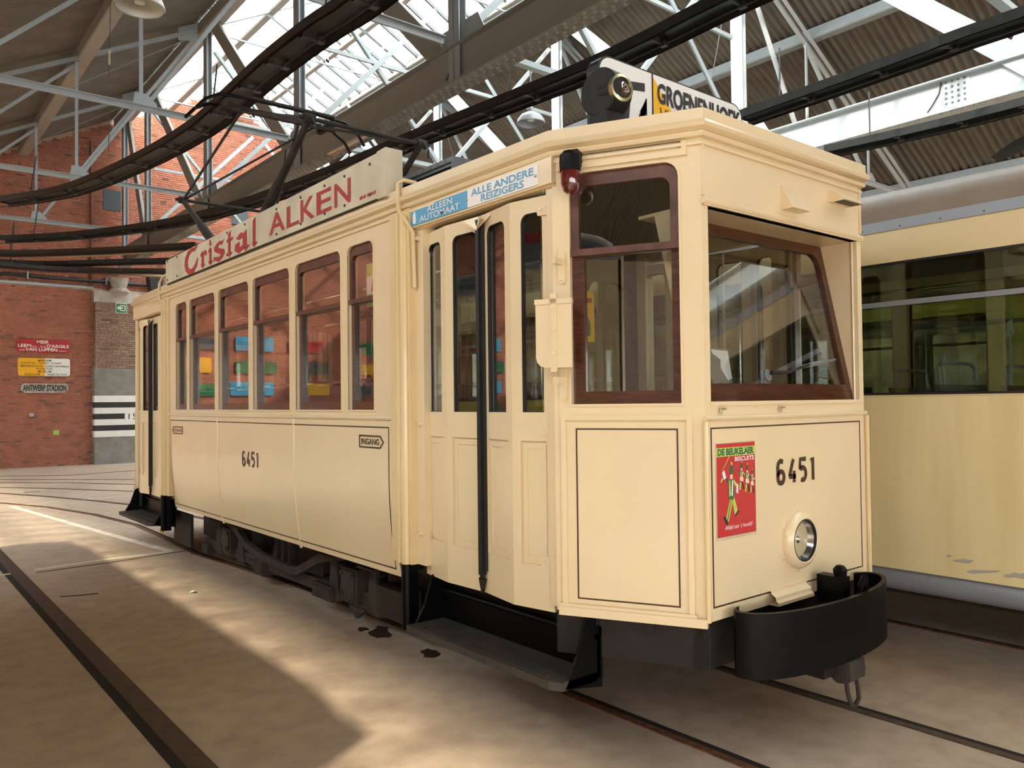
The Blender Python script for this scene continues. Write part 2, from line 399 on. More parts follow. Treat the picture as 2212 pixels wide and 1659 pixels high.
def brick_rows(x0, x1, z0, z1, yf, limit=None):
    out = []; row = 0; z = z0
    while z + BH < z1:
        x = x0 - rb_.uniform(0, BL); row += 1; k = rb_.randint(0, 9)
        while x < x1:
            L = BL if (k * 7 + row * 3) % 5 else BL / 2 - BG / 2
            a, b = max(x, x0), min(x + L, x1)
            if b - a > 0.05 and (limit is None or z + BH < limit((a + b) / 2)): out.append((a, b, z, yf))
            x += L + BG; k += 1
        z += BH + BG
    return out
low = brick_rows(1.9, 5.3, 0.0, ledge_z - .03, 26.05)
upp = brick_rows(1.9, 11.5, ledge_z + .03, 12.1, YB - .04, lambda x: roofz(x) - .1) + brick_rows(6.5, 11.9, 0, ledge_z - .03, 26.05)
low.sort(key=lambda b: abs(b[2] - 2.2) + 0.35 * abs((b[0] + b[1]) / 2 - 4.2))
near, rest = low[:296], low[296:] + upp
bmesh_cache = {}
def brick_mesh(w, mat, dy):
    k = (round(w, 3), mat, round(dy, 3))
    if k not in bmesh_cache:
        m = MB(); m.box((0, 0, 0), (w, dy, BH)); bmesh_cache[k] = m.mesh('brick', mat)
    return bmesh_cache[k]
for a, b, z, yf in near:
    inst(brick_mesh(b - a, 'brick_red', .04), 'brick', wb, Matrix.Translation((a, yf + random.uniform(-.004, .004), z)))
m = MB()
for a, b, z, yf in rest:
    y0 = yf + random.uniform(-.004, .004); y1 = yf + .035; k = len(m.v)
    m._add([(a, y0, z), (b, y0, z), (b, y0, z + BH), (a, y0, z + BH), (a, y1, z), (b, y1, z), (b, y1, z + BH), (a, y1, z + BH)],
           [(0, 1, 2, 3), (0, 4, 5, 1), (1, 5, 6, 2), (2, 6, 7, 3), (3, 7, 4, 0)])
bo = m.build('brickwork', 'brick_red', wb, clean=False); bo['kind'] = 'stuff'
B((1.2, 26.0, ledge_z - .03), (5.31, YB, ledge_z + .04)).build('ledge_flashing', 'truss_steel', wb)
# pilaster that carries the girder
pil = struct(B((5.33, 25.78, 0), (6.5, 26.07, 4.77)).build('wall_pilaster', 'mortar'), 'brown brick pillar at the far wall, grey and striped black and white below')
pb = brick_rows(5.31, 6.52, 2.84, 4.76, 25.75)
for a, b, z, yf in pb[:298]:
    inst(brick_mesh(b - a, 'brick_brown', .05), 'brick', pil, Matrix.Translation((a, yf + random.uniform(-.003, .003), z)))
m = MB()
for zz in [2.84 + i * (BH + BG) for i in range(29)]:
    for k in range(2): m.box((5.305, 25.8 + k * .14, zz), (5.34, 25.92 + k * .14, zz + BH))
x = m.build('brickwork', 'brick_brown', pil); x['kind'] = 'stuff'
B((5.29, 25.735, 0), (6.54, 26.06, 2.82)).build('render_coat', 'plaster_grey', pil)
B((5.27, 25.72, 4.77), (6.6, 26.07, 5.10)).build('cap_stone', 'stone_white', pil)
zz = .80; hs = [(.155, 'paint_white'), (.14, 'paint_black'), (.15, 'paint_white'), (.14, 'paint_black'), (.15, 'paint_white'), (.14, 'paint_black'), (.165, 'paint_white')]
for i, (h, mm) in enumerate(hs):
    h2 = h * 1.17
    m = MB(); m.box((5.285, 25.725, zz), (6.54 if i != 3 else 6.54, 25.74, zz + h2)); m.box((5.28, 25.73, zz), (5.295, 25.98, zz + h2)); 
    m.build('painted_stripe', mm, pil); zz += h2
PF = face((0, 25.75, 0), (1, 0, 0), (0, -1, 0))
MB().plate(PF, rect(6.10, 6.54, 1.30, 1.48), .026, .02).build('number_patch', 'paint_white', pil)
text('painted_number', '15', PF, 6.20, 6.44, 1.31, 1.47, .03, 'black_print', pil)
m = MB(); m.lathe((5.95, 25.76, 5.10), (0, 0, 1), [(.0, 0), (.28, 0), (.28, .06), (.22, .10), (.2, .13), (.25, .3), (.27, .42), (0, .42)], 12)
tag(m.build('bearing_pedestal', 'stone_white', None, smooth=True), 'round pale bearing block on top of the striped pillar', 'pedestal')
# other walls: outside the picture, they bound the light
struct(B((19.3, YF, 0), (19.7, YB, 6.7)).build('wall_right', 'wall_far'), 'pale side wall of the hall beyond the parked trams')
struct(B((-21.9, YF, 0), (-21.6, YB, 6.7)).build('wall_left', 'wall_far'), 'pale side wall of the hall behind the viewer')
fw = MB(); fw.prism([(-21.6, YF, 3.4), (19.3, YF, 3.4)] + [(x, YF, z) for x, z in outl[2:]], (0, -.3, 0))
for k in range(8): fw.box((-21.6 + k * 5.7, YF - .3, 0), (-20.3 + k * 5.7, YF, 3.4))
struct(fw.build('wall_front', 'brick_far'), 'brick front wall with tall tram openings')

# roof slopes
NS = 6
def corr_mesh(name, L, w, mat, amp=.034, waves=6, seg=6):
    m = MB(); n = waves * seg; rows = []
    for i in range(n + 1):
        y = w * i / n; z = amp * math.sin(2 * PI * waves * i / n); rows.append([(0, y, z), (L, y, z)])
    m.grid(rows); me = m.mesh(name, mat, smooth=False, clean=False)
    me.polygons.foreach_set('use_smooth', [True] * len(me.polygons)); return me
def slope(name, label, xa, za, xb, zb, nrow, mat, y0=YF, y1=YB, w=.9, piece='corrugated_sheet', part_purlins=(), pm='purlin_paint'):
    root = empty(name); struct(root, label)
    d = Vector((xb - xa, 0, zb - za)); L = d.length; d.normalize(); nrm = d.cross(Vector((0, 1, 0)))
    me = corr_mesh(piece, L / nrow + .12, w + .04, mat)
    n = int((y1 - y0) / w) + 1
    for r in range(nrow):
        p = Vector((xa, 0, za)) + d * (L / nrow * r) + nrm * (.012 * (r % 2))
        for k in range(n):
            y = y0 + k * w
            M = Matrix(((d.x, 0, nrm.x, p.x), (0, 1, 0, y), (d.z, 0, nrm.z, p.z + .004 * (k % 2)), (0, 0, 0, 1)))
            inst(me, piece, root, M)
    for t, sz in part_purlins:
        p = Vector((xa, 0, za)).lerp(Vector((xb, 0, zb)), t)
        m = MB(); m.angle((p.x, y0, p.z - .05 - sz), (p.x, y1 - .1, p.z - .05 - sz), sz, .03, flip=1)
        m.build('purlin', pm, root)
    return root
slope('ceiling_aisle', 'dark corrugated roof slope rising towards the lattice girder', XG[0], ZT, -1.2, 6.73, 3, 'sheet_roof', part_purlins=((.0, .26), (.35, .24), (.69, .24), (.97, .2)))
slope('ceiling_aisle', 'brown corrugated roof slope falling away behind the parked trams', XG[1], ZT, 19.3, 6.7, 3, 'sheet_roof', part_purlins=((.02, .2), (.35, .2), (.69, .2), (.97, .2)), pm='truss_steel')
slope('ceiling_aisle', 'corrugated roof slope over the tracks behind the viewer', -8.3, ZT, -1.2, 6.73, 1, 'sheet_roof')
slope('ceiling_aisle', 'outermost corrugated roof slope behind the viewer', -14.55, ZT, -21.6, 6.73, 1, 'sheet_roof')
slope('ceiling_nave', 'translucent corrugated roof slope beside the ridge', XR, ZR, XG[0], ZT, 2, 'sheet_clear', piece='translucent_sheet', part_purlins=((.03, .26), (.5, .16)))
def glazing(name, label, xa, za, xb, zb, pitch=.62, purl=(.33, .62), detailed=True, low=None):
    root = empty(name); struct(root, label)
    d = Vector((xb - xa, 0, zb - za)); L = d.length; d.normalize(); nrm = Vector((-d.z, 0, d.x)); nrm = nrm if nrm.z > 0 else -nrm
    n = int((YB - YF) / pitch) + 1
    pm_ = MB(); pm_.box((0, 0, 0), (L, pitch - .05, .006)); pme = pm_.mesh('glass_pane', 'roof_glass')
    bm_ = MB(); bm_.box((0, -.028, -.07), (L, .028, .02)); bme = bm_.mesh('glazing_bar', 'bar_grey')
    for k in range(n):
        y = YF + k * pitch
        M = Matrix(((d.x, 0, nrm.x, xa), (0, 1, 0, y), (d.z, 0, nrm.z, za), (0, 0, 0, 1)))
        inst(bme, 'glazing_bar', root, M)
        if detailed or True:
            M2 = M.copy(); M2[1][3] = y + .025; inst(pme, 'glass_pane', root, M2)
    for t in purl:
        p = Vector((xa, 0, za)).lerp(Vector((xb, 0, zb)), t) - nrm * .14
        MB().angle((p.x, YF, p.z), (p.x, YB - .1, p.z), .12, .02).build('purlin', 'purlin_paint', root)
    return root
g = glazing('window_nave', 'glazed roof slope with thin bars, glaring white against the sky', XR, ZR, 11.45, ZR - PT * 2.43, purl=(.05, .45, .97))
MB().box((11.40, YF, 10.62), (11.46, YB - .1, 10.86)).box((11.32, YF, 10.84), (11.5, YB - .1, 10.88)).build('gutter_channel', 'truss_steel', g)
slope('ceiling_nave', 'narrow pale roof strip below the glazing', 11.43, 10.79, XG[1], ZT, 1, 'sheet_clear', piece='translucent_sheet')
slope('ceiling_nave', 'pale roof strip below the neighbouring glazing', -9.2, ZT + PT * .9, -8.3, ZT, 1, 'sheet_clear', piece='translucent_sheet')
glazing('window_nave', 'glazed roof slope of the neighbouring nave, sunward side', -11.42, ZR, -14.55, ZT, purl=(.5,), detailed=False)
glazing('window_nave', 'glazed roof slope of the neighbouring nave, shining onto the floor', -11.42, ZR, -9.2, ZT + PT * .9, purl=(.5,), detailed=False)

# lattice girders
def girder(xg, label, mat_web, mat_fl, ys, mat_rk):
    root = tag(empty('lattice_girder'), label, 'girder', 'lattice girders under the glazed nave')
    xw = xg + .145; y0, y1 = ys[0] - 2.5, 25.7
    B((xw - .012, y0, ZG0 + .03), (xw + .012, y1, ZG1)).build('web_plate', mat_web, root)
    B((xg, y0, ZG0), (xg + .29, y1, ZG0 + .03)).build('bottom_flange', mat_fl, root)
    m = MB(); m.box((xw - .1, y0, ZG1), (xw + .1, y1, ZG1 + .02)); m.build('top_flange', mat_web, root)
    m = MB(); y = 0.0                                     # rivets under the flange
    while y < y1:
        for dx in (.05, .24) if xg > 8 else (.04, .11, .18, .25):
            yy = y + (.05 if dx in (.11, .25) else 0); k = len(m.v); r = .026
            x = xg + dx
            m._add([(x - r, yy - r, ZG0), (x + r, yy - r, ZG0), (x + r, yy + r, ZG0), (x - r, yy + r, ZG0), (x, yy, ZG0 - .03)], [(0, 1, 4), (1, 2, 4), (2, 3, 4), (3, 0, 4)])
        y += .15
    r = m.build('rivet_rows', mat_fl, root, clean=False); r['kind'] = 'stuff'
    B((xw - .07, y0, ZT - .2), (xw + .07, y1, ZT - .1)).build('top_chord', mat_web if xg > 8 else 'purlin_paint', root)
    pm = MB(); pm.box((-.12, -.06, 0), (.12, -.045, ZT - .15 - ZG0 - .05)); pm.box((-.12, .045, 0), (.12, .06, ZT - .15 - ZG0 - .05)); pm.box((-.012, -.06, 0), (.012, .06, ZT - .15 - ZG0 - .05))
    pme = pm.mesh('post', 'girder_sunlit' if xg > 8 else 'truss_steel')
    rot = Matrix.Rotation(PI / 2, 4, 'Z')
    gp = MB(); gp.prism([(0, -.62, 0), (0, .62, 0), (0, .42, .34), (0, -.42, .34)], (.015, 0, 0)); gpe = gp.mesh('gusset_plate', 'truss_steel' if xg < 8 else 'girder_sunlit')
    for i, y in enumerate(ys):
        inst(pme, 'post', root, Matrix.Translation((xw, y, ZG0 + .05)) @ rot)
        if y < 25: inst(gpe, 'gusset_plate', root, Matrix.Translation((xw + .02, y, ZG1)))
        if i + 1 < len(ys):
            y2 = ys[i + 1]
            m = MB(); p, q = Vector((xw - .04, y + .12, ZG1 - .25)), Vector((xw - .04, y2 - .35, ZT - .15))
            m.beam(p, q, .3, .018, (1, 0, 0)); 
            d = (q - p).normalized(); s_ = d.cross(Vector((1, 0, 0)))
            m.beam(p + s_ * .145 + Vector((.03, 0, 0)), q + s_ * .145 + Vector((.03, 0, 0)), .06, .015, s_)
            m.beam(p - s_ * .145 + Vector((.03, 0, 0)), q - s_ * .145 + Vector((.03, 0, 0)), .06, .015, s_)
            m.build('raking_strut', mat_rk, root)
    return root
girder(XG[0], 'grey riveted lattice girder crossing above the tram roof', 'girder_taupe', 'girder_taupe', TRY + [25.45], 'girder_taupe')
g2 = girder(XG[1], 'riveted lattice girder above the parked trams, coloured white for the sun on it', 'girder_sunlit', 'girder_sunlit', TRY + [25.45], 'girder_sunlit')
# splice plate with bolts on the sun-whitened web, seen near the picture's right edge
xw2 = XG[1] + .133
s0 = onx(2065, 200, xw2); SF = face((xw2, s0.y, s0.z), (0, -1, 0), (-1, 0, 0))
m = MB(); m.plate(SF, [(-.17, -.15), (-.1, -.2), (.12, -.2), (.19, -.13), (.19, .24), (-.17, .24)], .012, 0); m.build('splice_plate', 'girder_sunlit', g2)
m = MB()
for i in range(4):
    for j in range(5): m.lathe(SF(-.13 + i * .085, -.13 + j * .078, .012), (-1, 0, 0), [(.018, 0), (.014, .012), (0, .014)], 8)
m.build('bolt_field', 'grey_paint', g2)['kind'] = 'stuff'
c0 = onx(2033, 178, xw2 - .02); c1 = onx(2003, 244, xw2 - .02)
MB().tube([c0, c0.lerp(c1, .4) + Vector((0, -.05, 0)), c0.lerp(c1, .75) + Vector((0, -.03, 0)), c1], .01, 6).build('cable', 'cable', g2)

# transverse trusses
def truss(xg, s, y, label, mat):
    root = tag(empty('roof_truss'), label, 'truss', 'roof trusses')
    nd = [0.0, 2.48, 4.95, 7.05]
    X = lambda k: xg + s * (nd[k] + (.08 if k == 0 and s < 0 else .2 if k == 0 else 0)) + (.145 if s < 0 and k == 0 else 0) * 0
    zt = lambda k: ZT - .34 - PT * nd[k]; zb = 6.38
    m = MB(); m.angle((X(0), y - .04, zt(0)), (X(3), y - .04, zt(3)), .075, .012, flip=1); m.angle((X(0), y + .04, zt(0)), (X(3), y + .04, zt(3)), .075, .012, flip=-1); m.build('top_chord', mat, root)
    m = MB(); m.beam((X(0), y, zb), (X(3), y, zb), .03, .09); m.beam((X(0), y, zb + .045), (X(3), y, zb + .045), .13, .012); m.build('bottom_chord', mat, root)
    for k in (1, 2):
        MB().angle((X(k), y, zb), (X(k), y, zt(k)), .055, .012).build('hanger', mat, root)
    for k in (0, 1, 2):
        MB().beam((X(k), y + .02, zt(k) - .02), (X(k + 1), y + .02, zb + .04), .014, .10, (0, 1, 0)).build('diagonal', mat, root) if False else \
        MB().angle((X(k), y + .03, zt(k)), (X(k + 1), y + .03, zb + .03), .06, .012, up=(0, 1, 0)).build('diagonal', mat, root)
        x = X(k + 1)
        if k < 2: MB().prism([(x - .16, y - .012, zb - .02), (x + .22, y - .012, zb - .02), (x + .2, y - .012, zb + .12), (x + .05, y - .012, zb + .24), (x - .12, y - .012, zb + .24)], (0, -.012, 0)).build('gusset_plate', mat, root)
    MB().prism([(X(0), y - .012, zt(0) - .2), (X(0) + s * .42, y - .012, zt(0) - .3), (X(0) + s * .42, y - .012, zt(0) - .02), (X(0), y - .012, zt(0) + .2)], (0, -.012, 0)).build('gusset_plate', mat, root)
    MB().tube([(X(0), y + .05, zt(0) - .05), (X(1), y + 2.3, zt(1) + .06)], .012, 5).build('sway_rod', mat, root)
    return root
ordn = ['third truss behind the viewer', 'second truss behind the viewer', 'nearest truss ahead', 'second truss ahead', 'third truss ahead', 'fourth truss ahead', 'farthest truss, close to the brick gable']
for i, y in enumerate(TRY):
    truss(XG[0], -1, y, 'pale steel aisle truss under the dark roof, ' + ordn[i], 'truss_steel')
    if 1 < i: truss(XG[1], 1, y, 'pale steel truss under the brown roof, ' + ordn[i], 'girder_sunlit' if i < 4 else 'truss_steel')
for i, y in enumerate(TRY):
    root = tag(empty('nave_truss'), 'light steel frame under the glazed ridge, ' + ordn[i], 'truss', 'nave trusses under the glazing')
    for xa in XG:
        MB().angle((xa + (.31 if xa < 9 else -.03), y, ZT - .1), (XR, y, ZR - .2), .1, .014).build('rafter', 'truss_steel', root)
    MB().tube([(XG[0] + .31, y, ZT - .25), (XG[1] - .03, y, ZT - .25)], .022, 6).build('tie_rod', 'truss_steel', root)
    MB().angle((XR, y, ZT - .25), (XR, y, ZR - .2), .07, .012).build('king_post', 'truss_steel', root)
    for s in (-1, 1): MB().angle((XR, y, ZT - .2), (XR + s * 1.6, y, ZR - .2 - PT * 1.6), .06, .012).build('strut', 'truss_steel', root)
    if i >= 2:
        for xa, s in ((XG[0] + .3, 1), (XG[1] - .05, -1)):
            MB().angle((xa, y + .03, 9.75), (xa + s * 2.8, y + .03, 6.55), .07, .012, up=(0, 1, 0)).build('cross_brace', 'truss_steel', root)
            MB().angle((xa, y - .03, 6.55), (xa + s * 2.8, y - .03, 9.6), .09, .012, up=(0, 1, 0)).build('cross_brace', 'truss_steel', root)
        MB().beam((XG[0] + .3, y, 8.2), (XG[1] - .05, y, 8.2), .05, .07).build('middle_tie', 'truss_steel', root)
    if i >= 2: MB().beam((XG[0] + .31, y, 6.44), (XG[1] - .03, y, 6.44), .12, .08).build('cross_beam', 'truss_steel', root)

# overhead troughs for the trolley wires
def trough(pxs, z, w, h, label, mat, ext=None, clips=True, grp='overhead wire troughs'):
    pts = [onz(u, v, z) for u, v in pxs]
    if ext: pts += [Vector(e + (z,)) if len(e) == 2 else Vector(e) for e in ext]
    P = [Vector((p.x, p.y)) for p in pts]; Q = []
    for i in range(len(P) - 1):                           # smooth the plan curve
        p0, p1, p2, p3 = P[max(i - 1, 0)], P[i], P[i + 1], P[min(i + 2, len(P) - 1)]
        for t in (0, .25, .5, .75): 
            Q.append(.5 * ((2 * p1) + (p2 - p0) * t + (2 * p0 - 5 * p1 + 4 * p2 - p3) * t * t + (3 * p1 - p0 - 3 * p2 + p3) * t ** 3))
    Q.append(P[-1])
    root = tag(empty('overhead_trough'), label, 'trough', grp)
    ribbon(Q, w, z, z + .03).build('bed_board', mat, root)
    for s in (-1, 1):
        L, R = strip(Q, w); S = L if s > 0 else R
        ribbon(S, .035, z - h, z + .05).build('side_board', mat, root)
    if clips:
        acc = 0
        for i in range(1, len(Q)):
            acc += (Q[i] - Q[i - 1]).length
            if acc > .75:
                acc = 0; q = Q[i]; d = (Q[i] - Q[i - 1]).normalized(); nn = Vector((-d.y, d.x))
                m = MB(); a = q + nn * .09; b = q - nn * .09
                m.box((a.x - .04, a.y - .04, z - .05), (a.x + .04, a.y + .04, z)); m.box((b.x - .04, b.y - .04, z - .05), (b.x + .04, b.y + .04, z))
                m.beam((a.x, a.y, z - .03), (b.x, b.y, z - .03), .02, .02); m.build('wire_clip', 'pipe_black', root)
    wr = MB(); wr.tube([(q.x, q.y, z - .09) for q in Q], .008, 5); wr.build('contact_wire', 'cable', root)
    k = len(Q) // 2
    for i in range(2, len(Q) - 1, 11):
        q = Q[i]; MB().tube([(q.x, q.y, z + .03), (q.x + .1, q.y + .05, 6.3)], .012, 5).build('hanger_rod', 'cable', root)
    return root
trough([(0, 437), (150, 412), (300, 352), (430, 280), (520, 205), (600, 135), (700, 60), (790, 0)], 5.5, .36, .05, 'dark curved wooden wire trough above the cream tram', 'trough_wood', ext=[(3.66, 4.5), (3.68, 2.0), (3.68, -8.0)])
trough([(0, 517), (170, 508), (380, 480), (560, 432), (760, 358), (900, 300), (1100, 222), (1280, 150), (1420, 85), (1590, 0)], 5.5, .34, .06, 'black curved wire trough passing behind the advertising board', 'trough_black', ext=[(6.46, 2.0), (6.5, -8.0)])
trough([(1600, 258), (1800, 188), (2000, 116), (2212, 40)], 5.5, .36, .06, 'black straight wire trough above the parked tram, upper one', 'trough_black', ext=[(9.1, -2.0), (9.1, -8)])
trough([(1790, 327), (2000, 280), (2212, 227)], 5.5, .34, .06, 'black straight wire trough just below the sun-whitened girder', 'trough_black', ext=[(11.8, 0.0), (11.8, -6)])
trough([(-40, 547), (100, 546), (250, 540), (430, 530)], 5.5, .3, .05, 'dark wire trough low on the picture left, uppermost of the bundle', 'trough_wood', clips=False)
trough([(-40, 563), (100, 570), (250, 566), (430, 562)], 5.45, .3, .05, 'dark wire trough low on the picture left, middle of the bundle', 'trough_black', clips=False)
trough([(-40, 568), (100, 580), (250, 585), (430, 586)], 5.28, .3, .05, 'dark wire trough low on the picture left, lowest of the bundle', 'trough_wood', clips=False)
for i, (a, b, c) in enumerate((((-30, 553), (200, 551), (420, 538)), ((-30, 571), (180, 584), (360, 598)))):
    pts = [onz(*a, 5.55 - .06 * i), onz(*b, 5.55 - .06 * i), onz(*c, 5.55 - .06 * i)]
    tag(MB().tube(pts, .045, 8).build('wooden_pole', 'wood_pole', None, smooth=True), 'pale wooden pole slung among the troughs, ' + ('upper one' if i == 0 else 'lower one'), 'pole')

# lamps, tube light, wall fittings
def pendant(p, r, label, mat='lamp_enamel', top=None):
    root = tag(empty('pendant_lamp'), label, 'lamp')
    m = MB(); m.lathe(p, (0, 0, 1), [(r, 0), (r * 1.02, .01), (r * .93, r * .34), (r * .7, r * .62), (r * .36, r * .8), (r * .2, r * .86), (r * .2, r * 1.1), (.02, r * 1.2)], 28)
    m.lathe(p, (0, 0, 1), [(r * .98, .005), (r * .9, r * .33), (r * .66, r * .6), (r * .3, r * .76)], 28); m.build('lamp_shade', mat, root, smooth=True)
    MB().tube([(p.x, p.y, p.z + r * 1.1), (p.x, p.y, top or p.z + r * 3)], .012, 6).build('suspension_rod', 'truss_steel', root)
    MB().lathe((p.x, p.y, p.z + .05), (0, 0, 1), [(.0, -.02), (.05, 0), (.055, .05), (.03, .12), (.025, .2)], 12).build('bulb', 'paint_white', root, smooth=True)
lp = onx(1147, 268, 7.31); pendant(lp, .2, 'grey enamelled bell-shaped lamp hanging below the steelwork', 'lamp_grey', 6.40)
lp = onx(302, 17, 2.2); pendant(lp, .24, 'white enamelled lamp shade at the top edge of the picture', 'lamp_enamel', ZT - PT * 3.7)
t0, t1 = onx(712, 333, 5.86), onx(796, 288, 5.86)
fx = tag(empty('tube_light'), 'fluorescent tube light clipped to the grey girder', 'lamp')
MB().tube([t0, t1], .05, 10).build('diffuser', 'tube_glass', fx, smooth=True); MB().beam(t0 + Vector((.05, 0, .02)), t1 + Vector((.05, 0, .02)), .05, .07).build('housing', 'lamp_enamel', fx)
WF = face((0, 26.05, 0), (1, 0, 0), (0, -1, 0))
def sign(name, u0, u1, v0, v1, r, mat, label, mats2=None):
    root = tag(empty(name), label, 'sign')
    MB().plate(WF, rrect(u0, u1, v0, v1, r, r), .05, .0).build('panel', mat, root)
    return root
s = sign('street_sign', 3.38, 4.69, 3.27, 3.62, .07, 'red_sign', 'dark red enamel route sign with white street names on the brick wall')
text('lettering', 'MEIR', WF, 3.86, 4.16, 3.505, 3.595, .055, 'white_sign', s, .02)
text('lettering', 'LEEM', WF, 3.40, 3.72, 3.395, 3.485, .055, 'white_sign', s, .02); text('lettering', 'STR -  RUE', WF, 3.735, 4.08, 3.395, 3.435, .055, 'white_sign', s)
text('lettering', "D'ARGILE", WF, 4.11, 4.67, 3.395, 3.49, .055, 'white_sign', s, .02)
text('lettering', 'RUE', WF, 3.44, 3.56, 3.295, 3.335, .055, 'white_sign', s); text('lettering', 'VAN LUPPEN', WF, 3.58, 4.37, 3.29, 3.38, .055, 'white_sign', s, .02); text('lettering', 'STRAAT', WF, 4.40, 4.62, 3.285, 3.325, .055, 'white_sign', s)
s = sign('route_sign', 3.40, 4.70, 2.585, 3.09, .07, 'white_sign', 'yellow and white enamel sign listing tram stops on the brick wall')
MB().plate(WF, [p for p in rrect(3.40, 4.06, 2.585, 3.09, .07, .07) if p[0] < 3.99] + [(4.06, 3.09), (4.06, 2.585)], .054, .05).build('yellow_half', 'yellow_sign', s) if False else \
MB().plate(WF, [(3.47, 2.585), (4.06, 2.585), (4.06, 3.09), (3.47, 3.09), (3.425, 3.07), (3.40, 3.02), (3.40, 2.655), (3.425, 2.605)], .054, .04).build('yellow_half', 'yellow_sign', s)
for tx, a, b, v in (('MERXEM', 3.89, 4.22, 3.0), ('PORTE DU   SCHIJN   POORT', 3.47, 4.48, 2.92), ('MIDDENSTATIE   GARE CENTRALE', 3.47, 4.67, 2.84), ('ZOOLOGIE', 3.84, 4.25, 2.765), ('MUSEUM', 3.89, 4.22, 2.685), ('ZUIDSTATIE', 3.56, 3.94, 2.605), ('GARE DU SUD', 4.12, 4.62, 2.605)):
    text('lettering', tx, WF, a, b, v, v + .05, .058, 'black_print', s, .008)
s = sign('stadium_sign', 3.47, 4.66, 2.13, 2.37, .1, 'stone_white', 'worn white sign reading ANTWERP STADION on the brick wall')
MB().plate(WF, rect(3.54, 4.6, 2.10, 2.135), .06, .0).build('lower_rail', 'stone_white', s)
text('lettering', 'ANTWERP STADION', WF, 3.52, 4.60, 2.155, 2.335, .055, 'black_print', s, .035)
e = tag(empty('exit_sign'), 'green emergency exit sign on the brown brick pillar', 'sign')
XF = face((0, 25.75, 0), (1, 0, 0), (0, -1, 0))
MB().plate(XF, rect(5.85, 6.16, 4.47, 4.77), .03, .0).build('border', 'white_sign', e); MB().plate(XF, rect(5.865, 6.145, 4.485, 4.755), .033, .03).build('panel', 'green_sign', e)
m = MB(); m.frame(XF, rrect(5.97, 6.12, 4.54, 4.71, .03, .03), rrect(5.993, 6.097, 4.563, 4.687, .015, .015), .036, .033); m.build('door_symbol', 'white_sign', e)
m = MB(); m.plate(XF, [(5.88, 4.625), (5.95, 4.685), (5.95, 4.645), (6.05, 4.645), (6.05, 4.605), (5.95, 4.605), (5.95, 4.565)], .039, .033); m.build('arrow', 'white_sign', e)
tag(MB().lathe((3.74, 26.05, 1.487), (0, -1, 0), [(0, 0), (.065, 0), (.065, .03), (.05, .05), (0, .05)], 16).build('wall_plug', 'stone_white', None, smooth=True), 'small round pale fitting low on the brick wall', 'fitting')
tag(MB().plate(WF, rect(4.28, 4.43, .90, 1.03), .012, 0).build('paper_note', 'lime_paper'), 'small lime green note stuck on the brick wall', 'note')
pts = [ony(u, v, 26.1) for u, v in ((-30, 604), (8, 590), (100, 599), (230, 607))]
pp = tag(empty('wall_pipe'), 'black pipe running along the brick wall above the ledge', 'pipe')
MB().tube([pts[0], pts[1], pts[2], (5.6, 26.1, pts[2].z), (7.3, 26.1, pts[2].z)], .05, 10).build('pipe_run', 'pipe_black', pp, smooth=True)
for u in (59, 229):
    q = ony(u, 600, 26.1); MB().box((q.x - .02, 26.03, pts[2].z - .1), (q.x + .02, 26.18, pts[2].z + .12)).build('pipe_clip', 'truss_steel', pp)
tag(MB().tube([(5.27, 26.1, 5.3), (5.27, 26.1, 9.6)], .04, 8).build('downpipe', 'copper_pipe', None, smooth=True), 'brown downpipe rising up the brick wall', 'pipe')
tag(B((5.43, 25.3, 7.42), (5.9, 25.36, 8.02)).build('blank_panel', 'slate_panel'), 'dark slate-coloured square panel beside the last girder post', 'panel')
q = ony(520, 470, 26.1)
tag(B((q.x - .28, 26.06, q.z - .25), (q.x + .22, 26.15, q.z + .25)).build('blank_panel', 'slate_panel'), 'dark slate-coloured panel just above the advertising board', 'panel')
sp = tag(empty('loudspeaker'), 'black wall loudspeaker above the tram roof at the far wall', 'speaker')
q = ony(335, 615, 25.5)
MB().prism([(q.x - .22, 25.3, q.z + .22), (q.x + .2, 25.3, q.z + .22), (q.x + .14, 25.3, q.z - .3), (q.x - .14, 25.3, q.z - .3)], (0, .4, 0)).build('cabinet', 'speaker_black', sp)
MB().beam((q.x + .25, 25.5, q.z + .2), (q.x + .3, 25.7, q.z - .25), .04, .04).beam((q.x, 25.68, q.z + .16), (q.x, 26.15, q.z + .16), .06, .06).build('bracket', 'truss_steel', sp)

# tracks and floor marks
def rail(pts, label, mat='rust', w=.055, group='rails', groove=True):
    root = tag(empty('tram_rail'), label, 'rail', group)
    ribbon(pts, w, -.05, .006).build('rail_head', mat, root)
    if groove:
        L, R = strip(pts, w + .05); ribbon(L if False else R, .04, -.05, .003).build('groove', 'groove', root)
    return root
def gpts(pp): return [(onz(u, v).x, onz(u, v).y) for u, v in pp]
nr = [(1.25, -12), (1.25, 10.0), (1.27, 20.0)]
rt = tag(empty('tram_rail'), 'dark rail in the floor nearest the viewer, crossing the shadow', 'rail', 'rails')
ribbon(nr, .11, -.05, .005).build('rail_head', 'rail_dark', rt); ribbon([(x - .085, y) for x, y in nr], .055, -.05, .002).build('groove', 'groove', rt)
cv = gpts([(420, 1196), (360, 1165), (290, 1134), (200, 1112), (100, 1096), (0, 1087), (-80, 1081)])
rail([(3.18, -12), (3.18, 2), (3.17, 7.0)] + [c for c in cv if c[1] > 8.0], 'rusty rail under the near wheels of the cream tram, curving away left', 'rust', .05)
cv2 = gpts([(300, 1093), (200, 1082), (100, 1073), (0, 1066), (-80, 1062)])
rail([(4.2, -12), (4.2, 2), (4.17, 9), (4.0, 12)] + [c for c in cv2 if c[1] > 13], 'rusty rail under the far wheels of the cream tram', 'rail_dark', .05)
rail([(6.03, -12), (6.03, 14), (5.8, 18)], 'rusty rail in front of the parked tram', 'rust', .05)
